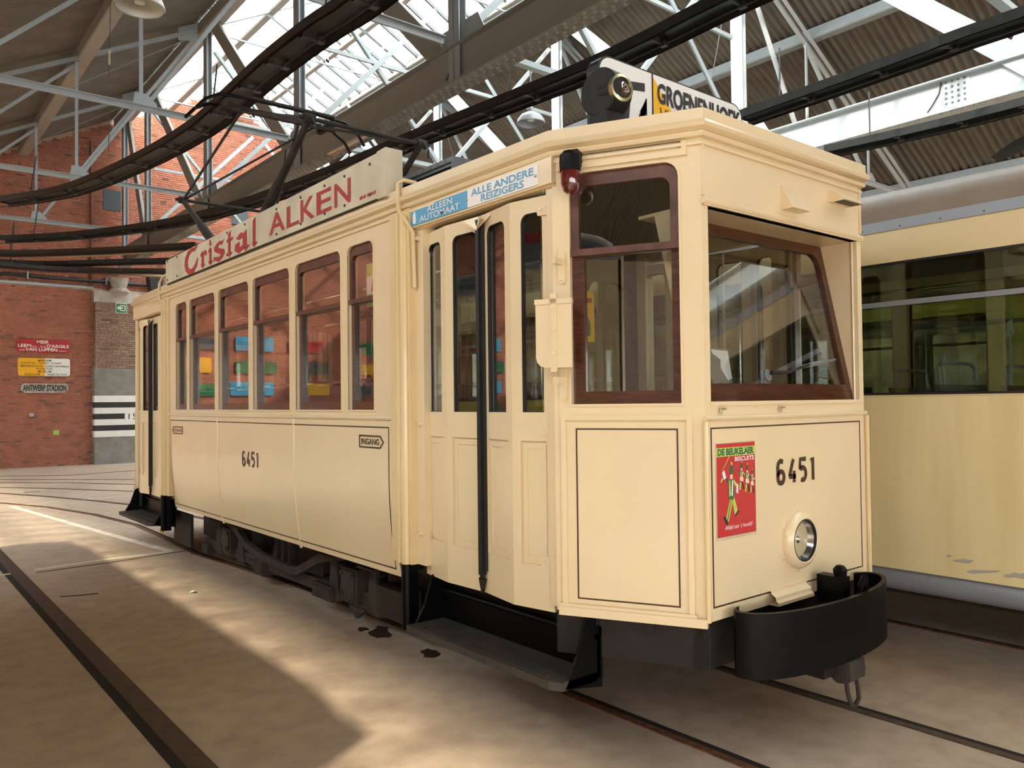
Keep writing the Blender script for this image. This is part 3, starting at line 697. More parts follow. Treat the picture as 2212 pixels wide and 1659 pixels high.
rail([(7.03, -12), (7.03, 14), (6.8, 18)], 'dark rail beneath the parked tram', 'rail_dark', .05)
for i, row in enumerate(([(-60, 1052), (100, 1055), (300, 1062)], [(-60, 1043), (150, 1043), (300, 1047)], [(-60, 1036), (120, 1036), (300, 1036)], [(-60, 1030), (150, 1027), (300, 1016)])):
    rail(gpts(row), 'dark curving rail far back on the floor, ' + ['nearest', 'second', 'third', 'farthest'][i] + ' of the four', 'rail_dark', .07, groove=False)
for pp, w, lb in (([(25, 1094), (130, 1124), (260, 1161), (370, 1191)], .09, 'painted pale line running back beside the curved rail'), ([(370, 1191), (220, 1210), (75, 1231)], .07, 'painted pale line crossing the floor towards the dark rail'), ([(40, 1237), (0, 1243), (-60, 1252)], .07, 'short painted pale line left of the dark rail'), ([(45, 1091), (132, 1082)], .05, 'short pale line near the rusty curved rail'), ([(180, 1079), (302, 1070)], .05, 'thin pale line near the tram rear step')):
    tag(ribbon(gpts(pp), w, -.004, .003).build('floor_line', 'line_white'), lb, 'floor marking')
for pp, w, lb in (([(130, 1289), (175, 1286), (212, 1282)], .035, 'short dark crack in the shaded floor'), ([(78, 1237), (240, 1215), (400, 1190)], .03, 'thin dark joint beside the pale cross line'), ([(52, 1064), (88, 1062)], .08, 'small dark scar on the far floor')):
    tag(ribbon(gpts(pp), w, -.004, .002).build('floor_crack', 'crack'), lb, 'crack')
def blob(u, v, ru, rv, name, mat, lb, seed):
    rnd = random.Random(seed); c = onz(u, v); pl = []
    for k in range(14):
        a = 2 * PI * k / 14; f = rnd.uniform(.65, 1.2); q = onz(u + ru * f * math.cos(a), v + rv * f * math.sin(a)); pl.append((q.x, q.y, .0015))
    m = MB(); m.prism(pl, (0, 0, -.003)); tag(m.build(name, mat), lb, 'stain')
blob(822, 1366, 26, 14, 'oil_stain', 'stain', 'wet dark oil stain beside the black step', 1)
blob(784, 1359, 12, 5, 'oil_stain', 'stain', 'small dark oil drop beside the larger stain', 2)
blob(930, 1411, 22, 9, 'oil_stain', 'stain', 'dark stain on the floor in front of the step', 5)
tag(MB().prism([(onz(408, 1281).x, onz(408, 1281).y, .001), (onz(418, 1280).x, onz(418, 1280).y, .001), (onz(418, 1283).x, onz(418, 1283).y, .02)], (.02, .01, .012)).build('paper_scrap', 'paper_white'), 'tiny white paper scrap on the floor', 'paper')

pc = tag(empty('pull_cord'), 'thin dark cord with a knot hanging from the aisle roof', 'cord')
q0, q1, q2 = onx(242, -20, 3.0), onx(236, 120, 3.0), onx(235, 330, 3.0)
MB().tube([(q0.x, q0.y, ZT - PT * 2.9), q1, q2], .006, 5).build('cord_line', 'cable', pc); MB().lathe(q1, (0, 0, 1), [(0, -.16), (.018, -.12), (.012, 0), (.02, .08), (0, .12)], 8).build('knot', 'rope_pale', pc)
# ------------------------------------------------------------------ the cream tram
XC, YM = 3.68, 6.71
ROT = [False]
_mesh0 = MB.mesh
def _mesh_rot(s, name, mats, smooth=False, clean=True):
    if ROT[0]: s.v = [(2 * XC - p[0], 2 * YM - p[1], p[2]) for p in s.v]
    return _mesh0(s, name, mats, smooth, clean)
MB.mesh = _mesh_rot
tram = tag(empty('tram'), 'cream two-axle tram numbered 6451 with an advertising board on its roof', 'tram')
XS = 2.60
SIDE = face((XS, 0, 0), (0, -1, 0), (-1, 0, 0))                 # u = -y
FRONT = face((0, 2.24, 0), (1, 0, 0), (0, -1, 0))
TA, TB = Vector((2.62, 2.88, 0)), Vector((2.955, 2.24, 0))
TAPER = face(TA, TB - TA, (-.64, -.335, 0)); LT = (TB - TA).length
TAPER_R = face((2 * XC - TB.x, TB.y, 0), (2 * XC - TA.x - (2 * XC - TB.x), TA.y - TB.y, 0), (.64, -.335, 0))
def tumble(z): return XS + (.055 * ((1.25 - z) / .65) ** 2 if z < 1.25 else 0)
WINS = [(4.60, 4.96), (5.06, 5.81), (5.92, 6.67), (6.77, 7.52), (7.62, 8.37), (8.46, 8.82)]
CUTS = [4.37, 5.01, 5.865, 6.72, 7.57, 8.415, 9.05]

def door_leaf(pa, pb, parent, zb=.66, zt=2.73, hinge=None, gm=(.075, .07), mirror=False):
    pa, pb = Vector(pa + (0,)), Vector(pb + (0,)); d = pb - pa; L = d.length; d.normalize()
    N = Vector((d.y, -d.x, 0));  N = N if N.x < 0 else -N
    F = face(pa, d, N); g0, g1 = gm
    m = MB(); w0, w1 = g0, L - g1
    m.frame(F, rrect(0, L, 1.58, zt), rrect(w0, w1, 1.645, zt - .075, .045, 0), 0, -.035)
    m.frame(F, rrect(0, L, zb, 1.58), rrect(w0 - .015, w1 + .015, .88, 1.50), 0, -.035)
    m.plate(F, rect(w0 - .015, w1 + .015, .88, 1.50), -.014, -.03)
    m.frame(F, rrect(w0 - .002, w1 + .002, .895, 1.485), rrect(w0 + .02, w1 - .02, .92, 1.46), -.008, -.02)
    m.box((0, 0, 0), (0, 0, 0)) if False else None
    lf = m.build('door_leaf', 'cream', parent)
    MB().plate(F, rrect(w0 - .01, w1 + .01, 1.64, zt - .07), -.018, -.022).build('pane', 'glass', lf)
    MB().frame(F, rrect(w0 - .008, w1 + .008, 1.637, zt - .067, .05, 0), rrect(w0 + .004, w1 - .004, 1.649, zt - .079, .042, 0), -.004, -.03).build('pane_gasket', 'rubber', lf)
    if hinge is not None:
        for z in (.90, 1.56, 2.66):
            u = .005 if hinge == 0 else L - .075
            h = MB(); h.plate(F, rrect(u, u + .07, z - .03, z + .03, .012, .012), .008, 0)
            h.lathe(F(u + .02, z, .006), N, [(.01, 0), (.01, .006), (0, .007)], 8); h.lathe(F(u + .055, z + .012, .006), N, [(.007, 0), (.006, .005), (0, .006)], 8)
            h.build('hinge_plate', 'cream', lf)
    return lf
def folding_door(J, parent, full):
    lv = []
    for i in range(4):
        lv.append(door_leaf(J[i], J[i + 1], parent, hinge={0: 0, 3: 1}.get(i), gm=((.06, .06), (.07, .05), (.05, .06), (.07, .05))[i]))
    c = J[2]; m = MB()
    m.beam((c[0] - .02, c[1], .76), (c[0] - .02, c[1], 2.70), .028, .036, (1, 0, 0))
    m.beam((c[0] - .01, c[1] - .02, .78), (c[0] - .01, c[1] - .02, 2.70), .022, .03, (1, 0, 0))
    m.prism([(c[0] - .03, c[1] - .025, .74), (c[0] - .03, c[1] + .025, .74), (c[0] - .03, c[1], .655)], (.02, 0, 0)); m.box((c[0] - .03, c[1] - .012, .735), (c[0] - .01, c[1] + .012, .775))
    m.build('rubber_edge', 'rubber', parent)
    for i, s in ((1, 1), (2, -1)):
        q = Vector(J[2] + (2.71,)) + Vector((-.02, .05 * s, 0))
        MB().prism([(q.x, q.y - .06, q.z), (q.x, q.y + .06, q.z), (q.x - .05, q.y + .03 * s, q.z - .02), (q.x - .02, q.y - .05 * s, q.z - .07)], (0, 0, .012)).build('guide_bracket', 'cream', lv[i])

def window(F, u0, u1, z0, z1, zm, parent, rt=.06, mid=True, glass='glass', st=.03, top=.065, bot=.058, frame_mat='brown_paint', low_mat='brown_wood', dd=0.0):
    m = MB(); m.frame(F, rrect(u0, u1, zm - .012, z1, rt), rrect(u0 + st, u1 - st, zm + .014, z1 - top, rt * .7), -.012 - dd, -.045 - dd)
    w = m.build('window_frame', frame_mat, parent)
    MB().plate(F, rect(u0 + .003, u1 - .003, zm - .02, zm + .012), .0 - dd, -.05 - dd).build('sash_rail', frame_mat, w)
    m = MB(); m.frame(F, rrect(u0, u1, z0, zm - .012), rrect(u0 + st * 1.5, u1 - st, z0 + bot, zm - .022), -.028 - dd, -.062 - dd)
    m.build('lower_sash', low_mat, w)
    MB().plate(F, rrect(u0 + st - .005, u1 - st + .005, zm + .005, z1 - top + .005, rt * .6), -.026 - dd, -.03 - dd).build('pane', glass, w)
    MB().plate(F, rect(u0 + st, u1 - st + .01, z0 + bot - .01, zm - .015), -.044 - dd, -.048 - dd).build('pane', glass if mid else 'glass', w)
    return w
def curved_strip(y0, y1, z0, z1, off, n=10):
    rows = []
    for k in range(n + 1):
        z = z0 + (z1 - z0) * k / n; x = tumble(z) - off; rows.append([(x, y0, z), (x, y1, z)])
    return rows

def build_half(full):
    ROT[0] = not full
    # side wall above the belt
    m = MB()
    for i, (a, b) in enumerate(WINS):
        op = rrect(-b, -a, 1.657, 2.775, .06)
        m.frame(SIDE, rrect(-CUTS[i + 1], -CUTS[i], 1.60, 2.88), op, 0, -.075)
        m.frame(SIDE, rrect(-b - .014, -a + .014, 1.645, 2.789, .07), op, .007, -.004)
    m.plate(SIDE, rect(-4.60, -4.56, 1.62, 2.87), .006, 0) if False else None
    m.build('side_wall', 'cream', tram)
    m = MB()
    for i, (a, b) in enumerate(WINS): m.frame(SIDE, rrect(-CUTS[i + 1], -CUTS[i], .86, 2.87), rrect(-b - .01, -a + .01, 1.65, 2.78, .06), -.077, -.09)
    m.build('inner_lining', 'dark_wood', tram)
    for a, b in WINS: window(SIDE, -b, -a, 1.657, 2.775, 2.40, tram)
    MB().tube([(XS - .002, 4.37, 1.604), (XS - .002, 9.05, 1.604)], .015, 8).build('belt_moulding', 'cream', tram, smooth=True)
    seams = [4.37, 5.865, 7.57, 9.05]
    for i in range(3):
        m = MB(); R = curved_strip(seams[i], seams[i + 1], .60, 1.60, 0.0, 12); m.grid(R)
        m.grid([[(p[0] + .03, p[1], p[2]) for p in r] for r in R]); m.ring(R[0] + [(p[0] + .03, p[1], p[2]) for p in R[0]][::-1], R[0] + [(p[0] + .03, p[1], p[2]) for p in R[0]][::-1]) if False else None
        m.build('side_panel', 'cream', tram, smooth=True)
        if i: 
            m = MB(); m.grid(curved_strip(seams[i] - .012, seams[i] + .012, .585, 1.60, .006)); m.grid([[r[0], (r[0][0] + .01, r[0][1] - .003, r[0][2])] for r in curved_strip(seams[i] - .012, seams[i] + .012, .585, 1.60, .006)])
            m.build('cover_strip', 'cream', tram, smooth=True)
    m = MB(); m.grid(curved_strip(4.42, 9.02, 1.540, 1.548, .003, 1)); m.grid(curved_strip(4.42, 9.02, .640, .648, .003, 1))
    m.grid(curved_strip(4.42, 4.428, .64, 1.548, .003, 14)); m.grid(curved_strip(9.012, 9.02, .64, 1.548, .003, 14)); m.build('lining_stripe', 'brown_print', tram)
    # pilasters at both ends of the saloon
    for a, b, s in ((4.14, 4.37, 1), (9.05, 9.28, -1)):
        m = MB(); m.box((2.585, a, .72), (2.66, b, 2.89))
        yy = (a if s > 0 else b); q = [(2.585, yy + s * .06), (2.585, yy + s * .10)]
        for k, r in ((.055, .03), (.12, .022)): m.tube([(2.582, yy + s * k, .72), (2.582, yy + s * k, 2.87)], r, 10)
        m.box((2.592, yy + s * .155, .9), (2.6, yy + s * .2, 2.88)); m.build('corner_pilaster', 'cream_post', tram, smooth=True)
        m = MB(); m.tube([(2.582, yy + s * .055, .33), (2.582, yy + s * .055, .72)], .032, 10); m.box((2.6, yy + s * .03, .33), (2.65, yy + s * .1, .73)); m.build('pilaster_foot', 'black_gloss', tram, smooth=True)
        m = MB(); m.box((2.63, yy - s * .085 if s > 0 else yy, .72), (2.72, yy if s > 0 else yy + .085, 2.78)); m.build('door_jamb', 'cream', tram)
        m = MB(); m.lathe((2.63, yy - s * .04, 2.70), (-1, 0, 0), [(.016, 0), (.012, .02), (0, .022)], 8); m.lathe((2.63, yy - s * .04, 1.57), (-1, 0, 0), [(.016, 0), (.012, .02), (0, .022)], 8); m.lathe((2.63, yy - s * .04, .91), (-1, 0, 0), [(.016, 0), (.012, .02), (0, .022)], 8)
        m.build('door_pivot', 'cream', tram, smooth=True)
    # lintels over the doors
    for a, b in ((2.86, 4.16), (9.26, 10.56)):
        m = MB(); m.box((2.60, a, 2.765), (2.66, b, 2.9)); m.box((2.615, a, 2.755), (2.7, b, 2.77)); m.build('door_lintel', 'cream', tram)
    J = [(2.68, 4.12), (2.635, 3.83), (2.65, 3.49), (2.60, 3.185), (2.65, 2.93)]
    folding_door(J, tram, full)
    folding_door([(x, 2 * YM - y) for x, y in J][::-1], tram, False)
    B((2.63, 2.86, .7), (2.69, 2.935, 2.78)).build('door_jamb', 'cream', tram)
    B((2.63, 2 * YM - 2.935, .7), (2.69, 2 * YM - 2.86, 2.78)).build('door_jamb', 'cream', tram)
    # tapered corner bays
    for F, mir in ((TAPER, False), (TAPER_R, True)):
        U = (lambda u: LT - u) if mir else (lambda u: u)
        def RR(a, b, *r): return rrect(min(U(a), U(b)), max(U(a), U(b)), *r)
        m = MB(); op = RR(.09, .618, 1.684, 2.80, .07)
        m.frame(F, RR(0, LT, 1.60, 2.9), op, 0, -.06); m.frame(F, RR(.078, .63, 1.672, 2.812, .08), op, .006, -.004)
        m.frame(F, RR(.03, .66, 2.82, 2.885), RR(.055, .635, 2.845, 2.885), .014, -.002)
        m.build('corner_bay_wall', 'cream', tram)
        window(F, min(U(.09), U(.618)), max(U(.09), U(.618)), 1.684, 2.80, 2.42, tram, .07, st=.042, top=.062, bot=.06, frame_mat='brown_paint' if not mir else 'brown_wood')
        m = MB(); m.frame(F, RR(.05, .645, .86, 2.87), RR(.08, .628, 1.676, 2.81, .07), -.062, -.074); m.build('inner_lining', 'dark_wood', tram)
        m = MB(); m.plate(F, RR(0, LT, .69, 1.60), 0, -.04); m.build('corner_bay_panel', 'cream', tram)
        m = MB(); m.frame(F, RR(.035, .665, .70, 1.632), RR(.06, .64, .725, 1.607), .014, 0); m.plate(F, RR(.02, LT - .0, .675, .715), .03, 0); m.plate(F, RR(.02, .675, .715, .73), .02, 0); m.build('panel_moulding', 'cream', tram)
        m = MB(); m.frame(F, RR(.107, .599, .752, 1.568), RR(.114, .592, .759, 1.561), .002, .0); m.build('lining_stripe', 'brown_print', tram)
        m = MB(); m.plate(F, RR(-.02, LT, .47, .69), -.05, -.08); m.plate(F, RR(0.0, LT - .01, .62, .685), -.035, -.06)
        for k in (.15, .42): m.plate(F, RR(k, k + .05, .63, .69), -.02, -.06)
        m.build('frame_skirt', 'black_matte', tram)
    # platform end
    m = MB(); m.plate(FRONT, rect(2.955, 4.405, .695, 1.60), 0, -.04); m.build('dash_panel', 'cream', tram)
    m = MB(); m.plate(FRONT, rect(2.955, 4.405, 1.60, 1.686), 0, -.12); m.plate(FRONT, rect(2.99, 4.37, 1.672, 1.69), .008, -.05); m.build('sill_band', 'cream', tram)
    MB().tube([FRONT(2.945, 1.614, .004), FRONT(4.415, 1.614, .004)], .013, 8).build('belt_moulding', 'cream', tram, smooth=True)
    MB().tube([FRONT(2.945, .70, .01), FRONT(2.945, 1.60, .01)], .012, 8).build('corner_bead', 'cream_post', tram, smooth=True)
    MB().tube([FRONT(4.415, .70, .01), FRONT(4.415, 1.60, .01)], .012, 8).build('corner_bead', 'cream_post', tram, smooth=True)
    m = MB(); m.frame(FRONT, rrect(2.992, 4.352, .753, 1.571), rrect(2.999, 4.345, .76, 1.564), .002, 0); m.build('lining_stripe', 'brown_print', tram)
    yw = lambda z: 2.275 + (z - 1.686) * .205
    W = lambda u, v, d=0.0: Vector((u, yw(v) - d, v))
    for x0, x1, xi in ((2.955, 3.0, 3.0), (4.36, 4.405, 4.36)):
        m = MB()
        m.prism([(xi, 2.24, 1.686), (xi, yw(1.686) + .03, 1.686), (xi, yw(2.585) + .06, 2.585), (xi, 2.24, 2.585)], (x0 - xi if x0 < xi else x1 - xi, 0, 0)); m.build('window_reveal', 'cream', tram)
    m = MB(); m.plate(FRONT, rect(2.955, 4.405, 2.585, 2.90), 0, -.035); m.box((2.955, 2.24, 2.585), (4.405, 2.62, 2.60)); m.build('visor_box', 'cream', tram)
    m = MB(); m.tube([FRONT(2.95, 2.605, .006), FRONT(4.41, 2.605, .006)], .016, 8); m.plate(FRONT, rect(2.96, 4.40, 2.585, 2.595), .012, 0); m.build('visor_moulding', 'cream', tram, smooth=True)
    for x in (2.962, 4.392): B(FRONT(x - .008, 2.63, .01), FRONT(x + .008, 2.89, 0)).build('visor_bead', 'cream', tram)
    m = MB(); m.frame(W, rrect(3.0, 4.36, 1.69, 2.60), rrect(3.05, 4.305, 1.775, 2.53, .07), 0, -.035); wf = m.build('windscreen_frame', 'brown_wood', tram)
    MB().plate(W, rect(3.04, 4.315, 1.765, 2.54), -.015, -.019).build('pane', 'glass', wf)
    B((3.50, 2.52, 1.78), (3.507, 2.53, 2.46)).build('glass_edge', 'tube_glass', wf)
    MB().box((2.955, 2.27, .47), (4.405, 2.32, .70)).build('frame_skirt', 'black_matte', tram)
    # bumper hoop
    m = MB(); A, Bq, N = [], [], 28
    for k in range(N + 1):
        a = PI * (-.16 + 1.32 * k / N); c, s_ = math.cos(a), math.sin(a)
        f = lambda r: (XC - c * r[0], 2.16 - math.copysign(abs(s_) ** .9, s_) * (r[1] if s_ > 0 else .11))
        A.append(f((.625, .215))); Bq.append(f((.60, .19)))
    rows = []
    for (ax, ay), (bx, by) in zip(A, Bq): rows.append([(bx, by, .45), (ax, ay, .45), (ax, ay, .70), (ax - (XC - ax) * -.0, ay, .742), (bx, by, .742), (bx, by, .45)])
    m.grid(rows); bu = m.build('bumper', 'black_gloss', tram, smooth=True)
    m = MB(); m.box((3.5, 2.0, .38), (3.86, 2.3, .46)); m.box((3.2, 2.05, .5), (4.2, 2.25, .54)); m.build('bumper_bracket', 'black_matte', tram)
    cp = MB(); cp.box((3.61, 1.93, .36), (3.75, 2.2, .45)); cp.lathe((3.6, 1.98, .39), (1, 0, 0), [(0, 0), (.045, 0), (.045, .17), (0, .17)], 12); co = cp.build('coupling_block', 'grime_iron', tram)
    link = [(3.64, 1.97, .37), (3.64, 1.96, .30), (3.66, 1.955, .235), (3.70, 1.955, .225), (3.735, 1.955, .25), (3.735, 1.96, .31), (3.73, 1.97, .37)]
    MB().tube(link, .011, 8).build('coupling_link', 'grime_iron', co, smooth=True)
    m = MB(); m.box((3.80, 2.06, .66), (3.87, 2.2, .80)); m.tube([(3.87, 2.02, .66), (3.86, 2.0, .76), (3.90, 2.0, .80), (3.95, 2.02, .78), (3.96, 2.03, .66)], .016, 8); m.lathe((3.85, 2.1, .8), (0, 0, 1), [(.03, 0), (.035, .03), (.02, .05), (0, .055)], 10); m.build('cable_socket', 'black_gloss', tram, smooth=True)
    # steps
    for a, b in ((2.72, 4.02), (9.40, 10.70)):
        m = MB(); m.prism([(2.47, a + .06, .365), (2.47, b - .0, .365), (2.73, b, .365), (2.73, a, .365), (2.50, a, .365)], (0, 0, .04)); st = m.build('step_board', 'black_step', tram)
        m = MB()
        for k in range(4): m.box((2.485 + k * .026, a + .1, .405), (2.497 + k * .026, b - .06, .412))
        m.build('tread_rib', 'black_step', st)
        m = MB(); m.box((2.73, a, .38), (2.75, b, .575)); m.tube([(2.725, a, .575), (2.725, b, .575)], .014, 8); m.box((2.74, a, .57), (2.80, b, .70)); m.build('riser_board', 'black_gloss', st)
        for yy in (a, b): 
            m = MB(); m.prism([(2.52, yy, .37), (2.76, yy, .33), (2.78, yy, .68), (2.70, yy, .70), (2.655, yy, .66), (2.60, yy, .5)], (0, .018, 0)); m.build('step_bracket', 'black_gloss', st)
        m = MB()
        for yy in (b - .16, b - .08): m.lathe((2.738, yy, .625), (-1, 0, 0), [(.022, 0), (.022, .006), (.014, .006), (.012, .002), (0, .002)], 12)
        m.build('riser_bolt', 'black_gloss', st, smooth=True)
    ROT[0] = False
build_half(True); build_half(False)

# cornice and roof, all round
PLAN = [(2.955, 2.24), (2.62, 2.88), (2.60, 4.3), (2.60, 9.12), (2.62, 10.54), (2.955, 11.18)]
PLAN = PLAN + [(2 * XC - x, y) for x, y in PLAN[::-1]]            # clockwise seen from above: outward is to the left
PL2 = PLAN[::-1]
PROF = [(0, 2.86), (.012, 2.862), (.012, 2.876), (.004, 2.882), (.004, 2.892), (.024, 2.896), (.030, 2.908), (.026, 2.918), (.018, 2.922), (.045, 2.936), (.052, 2.95), (.046, 2.964), (.03, 2.968), (.03, 3.02), (.0, 3.03)]
MB().sweep(PL2, PROF, True).build('cornice', 'cream', tram, smooth=True)
m = MB(); ctr = Vector((XC, YM))
def ins(f, z): return [(XC + (x - XC) * f, YM + (y - YM) * (1 - (1 - f) * .25), z) for x, y in PLAN]
L0 = ins(1.0, 3.03); L1 = ins(.9, 3.075); L2 = ins(.6, 3.13); L3 = ins(.15, 3.15)
m.ring(L0, L1); m.ring(L1, L2); m.ring(L2, L3); m.poly(L3); m.build('roof', 'roof_grey', tram)
m = MB(); m.poly([(x, y, 2.88) for x, y in PLAN]); m.build('ceiling_lining', 'lining', tram)
# saloon inside
m = MB(); m.prism([(XC + (x - XC) * .92, YM + (y - YM) * .985, .80) for x, y in PLAN], (0, 0, .06)); m.build('saloon_floor', 'dark_wood', tram)
for yb in (4.22, 9.17):
    m = MB(); F = face((0, yb, 0), (1, 0, 0), (0, -1, 0))
    m.frame(F, rrect(2.66, 3.28, .86, 2.86), rrect(2.76, 3.2, 1.7, 2.6, .12), .03, -.03); m.frame(F, rrect(3.28, 4.08, .86, 2.86), rrect(3.36, 4.0, 1.5, 2.62, .14), .03, -.03); m.frame(F, rrect(4.08, 4.70, .86, 2.86), rrect(4.16, 4.6, 1.7, 2.6, .12), .03, -.03)
    bk = m.build('bulkhead', 'dark_wood', tram)
    MB().plate(F, rect(2.75, 4.61, 1.5, 2.62), .0, -.004).build('pane', 'glass', bk)
for s in (-1, 1):
    x = XC + s * 1.0
    B((min(x, x - s * .03), 4.4, .86), (max(x, x - s * .03), 9.0, 1.63)).build('saloon_panelling', 'dark_wood', tram)
    MB().tube([(x - s * .06, 4.4, 1.86), (x - s * .06, 9.0, 1.86)], .012, 8).build('window_rail', 'chrome', tram)
    MB().tube([(XC + s * .55, 4.4, 2.62), (XC + s * .55, 9.0, 2.62)], .016, 8).build('grab_rail', 'chrome', tram)
sb = MB(); sb.box((0, 0, .40), (.82, .42, .46)); sb.box((0, .38, .46), (.82, .43, .98)); sb.box((.02, .05, 0), (.06, .38, .4)); sb.box((.76, .05, 0), (.80, .38, .4)); sme = sb.mesh('bench_seat', 'lilac_seat')
for s in (-1, 1):
    for k in range(5):
        inst(sme, 'bench_seat', tram, Matrix.Translation((XC - .96 if s < 0 else XC + .14, 4.55 + k * .88, .86)))
B((3.15, 2.36, .86), (3.5, 2.55, 1.62)).build('controller_box', 'dark_wood', tram)
B((3.6, 2.34, .86), (4.3, 2.5, 1.45)).build('driver_desk', 'black_matte', tram)
MB().tube([(3.02, 3.4, .86), (3.02, 3.4, 2.86)], .02, 8).build('grab_pole', 'chrome', tram); MB().tube([(4.34, 3.4, .86), (4.34, 3.4, 2.86)], .02, 8).build('grab_pole', 'chrome', tram)
MB().tube([(3.0, 2.95, 2.5), (3.0, 3.7, 2.5)], .012, 6).build('grab_rail', 'chrome', tram)

# ---- things on the visible side and end
# roof advertising board
AB = face((2.58, 0, 0), (0, -1, 0), (-1, 0, 0))
m = MB(); m.plate(AB, [(-9.02, 3.015), (-6.62, 3.015), (-6.62, 3.285), (-9.02, 3.265)], .03, 0); ab = m.build('advert_board', 'board_white', tram)
MB().plate(AB, [(-6.612, 3.015), (-4.46, 3.01), (-4.46, 3.30), (-6.612, 3.285)], .03, 0).build('board_panel', 'board_white', ab)
MB().plate(AB, [(-4.455, 3.0), (-4.345, 3.0), (-4.345, 3.31), (-4.455, 3.305)], .035, -.09).build('end_post', 'board_white', ab)
m = MB(); m.box((2.585, 4.4, 2.99), (2.62, 9.0, 3.30)); m.box((2.56, 4.4, 3.0), (2.60, 9.0, 3.012)); m.build('backing_frame', 'black_matte', ab)
bolts('board_bolt', 'black_print', ab, [(AB(-y, z, .03), (-1, 0, 0)) for y in [8.95, 8.62, 8.1, 7.6, 7.15, 6.72, 6.5, 6.05, 5.6, 5.2, 4.9, 4.55] for z in (3.05, 3.25)], [(.011, 0), (.009, .006), (0, .007)])
yb_ = lambda u: onx(u, 560 - (u - 400) * .42, 2.547).y             # picture column on the board -> distance along the tram
for tx, ua, ub in (('A', 581, 615), ('L', 619, 646), ('K', 649, 679.5), ('E', 683.5, 715.5), ('N', 722, 757)):
    text('lettering', tx, AB, -yb_(ua), -yb_(ub), 3.06, 3.225, .033, 'red_print', ab, .012)
m = MB()
for k in range(15):
    if k != 6: m.plate(AB, rect(-4.69 + k * .0145, -4.681 + k * .0145, 3.043, 3.066 if k % 3 else 3.06), .032, .03)
m.build('printer_imprint', 'red_print', ab)['kind'] = 'stuff'
# black-letter word: each letter an outline drawn by hand on a 0..1 x 0..1 cell
GOTH = {
 'C': [[(.95, .98), (.75, .82), (.55, .86), (.34, .74), (.24, .5), (.26, .28), (.4, .14), (.6, .14), (.78, .26), (.94, .5), (.98, .44), (.9, .16), (.66, -.08), (.34, -.08), (.1, .12), (.02, .42), (.08, .72), (.26, .94), (.5, 1.02), (.72, .98), (.9, 1.04)]],
 'r': [[(.12, .62), (.34, .8), (.56, .66), (.56, .7), (.74, .82), (.98, .62), (.84, .46), (.7, .58), (.56, .54), (.56, .14), (.7, 0), (.42, -.14), (.16, .06), (.28, .14), (.28, .54), (.12, .54)]],
 'i': [[(.1, .62), (.46, .82), (.76, .64), (.7, .56), (.7, .14), (.92, .02), (.54, -.14), (.16, .04), (.34, .14), (.34, .54)], [(.3, 1.0), (.55, 1.14), (.74, .98), (.48, .86)]],
 's': [[(.94, .92), (.72, .66), (.5, .74), (.38, .62), (.6, .5), (.9, .4), (.94, .2), (.76, -.02), (.42, -.14), (.06, .02), (.02, -.06), (.02, .2), (.3, .14), (.56, .1), (.62, .22), (.36, .32), (.1, .46), (.06, .66), (.3, .84), (.58, .9), (.84, .84)]],
 't': [[(.32, 1.06), (.62, 1.16), (.6, .8), (.96, .8), (.86, .66), (.6, .66), (.6, .14), (.86, .06), (.46, -.14), (.16, .06), (.3, .14), (.3, .66), (.06, .66), (.14, .8), (.3, .8)]],
 'a': [[(.12, .62), (.42, .84), (.64, .74), (.8, .86), (.82, .14), (1.0, .06), (.74, -.14), (.58, .0), (.3, -.14), (.02, .06), (.08, .36), (.34, .42), (.34, .12), (.56, .22), (.56, .58), (.34, .52)]],
 'l': [[(.3, 1.1), (.66, 1.24), (.64, .14), (.9, .04), (.48, -.14), (.14, .06), (.3, .14)]],
}
for ch, ua, ub in (('C', 398, 428), ('r', 431, 447), ('i', 448, 460), ('s', 461, 486), ('t', 488, 504), ('a', 506, 539), ('l', 541, 557)):
    m = MB(); H_ = .18 if ch != 'C' else .235; z0 = 3.045 if ch != 'C' else 3.03; ya, yb = yb_(ua), yb_(ub)
    for pl in GOTH[ch]: m.plate(AB, [(-ya + p[0] * (ya - yb), z0 + p[1] * H_) for p in pl], .034, .03)
    m.build('lettering', 'red_print', ab)
# lintel sign
LS = face((2.60, 0, 0), (0, -1, 0), (-1, 0, 0))
ls = MB().plate(LS, rect(-4.13, -3.548, 2.775, 2.872), .006, 0).build('door_sign', 'blue_sign', tram)
MB().plate(LS, rect(-3.546, -2.955, 2.775, 2.876), .006, 0).build('white_half', 'white_sign', ls)
text('lettering', 'ALLEEN', LS, -3.95, -3.69, 2.828, 2.864, .008, 'white_sign', ls, .004); text('lettering', 'AUTOMAAT', LS, -4.03, -3.62, 2.782, 2.820, .008, 'white_sign', ls, .004)
text('lettering', 'ALLE ANDERE', LS, -3.51, -2.985, 2.829, 2.868, .008, 'blue_print', ls, .02); text('lettering', 'REIZIGERS', LS, -3.42, -3.06, 2.783, 2.822, .008, 'blue_print', ls, .02)
m = MB(); m.plate(LS, [(-4.105, 2.784), (-4.075, 2.784), (-4.075, 2.83), (-4.083, 2.853), (-4.09, 2.862), (-4.097, 2.853), (-4.105, 2.83)], .008, .006); m.build('ticket_emblem', 'white_sign', ls)
bolts('sign_screw', 'brass', ls, [(LS(u, 2.82, .006), (-1, 0, 0)) for u in (-4.118, -3.547, -2.97)], [(.008, 0), (.006, .004), (0, .005)])
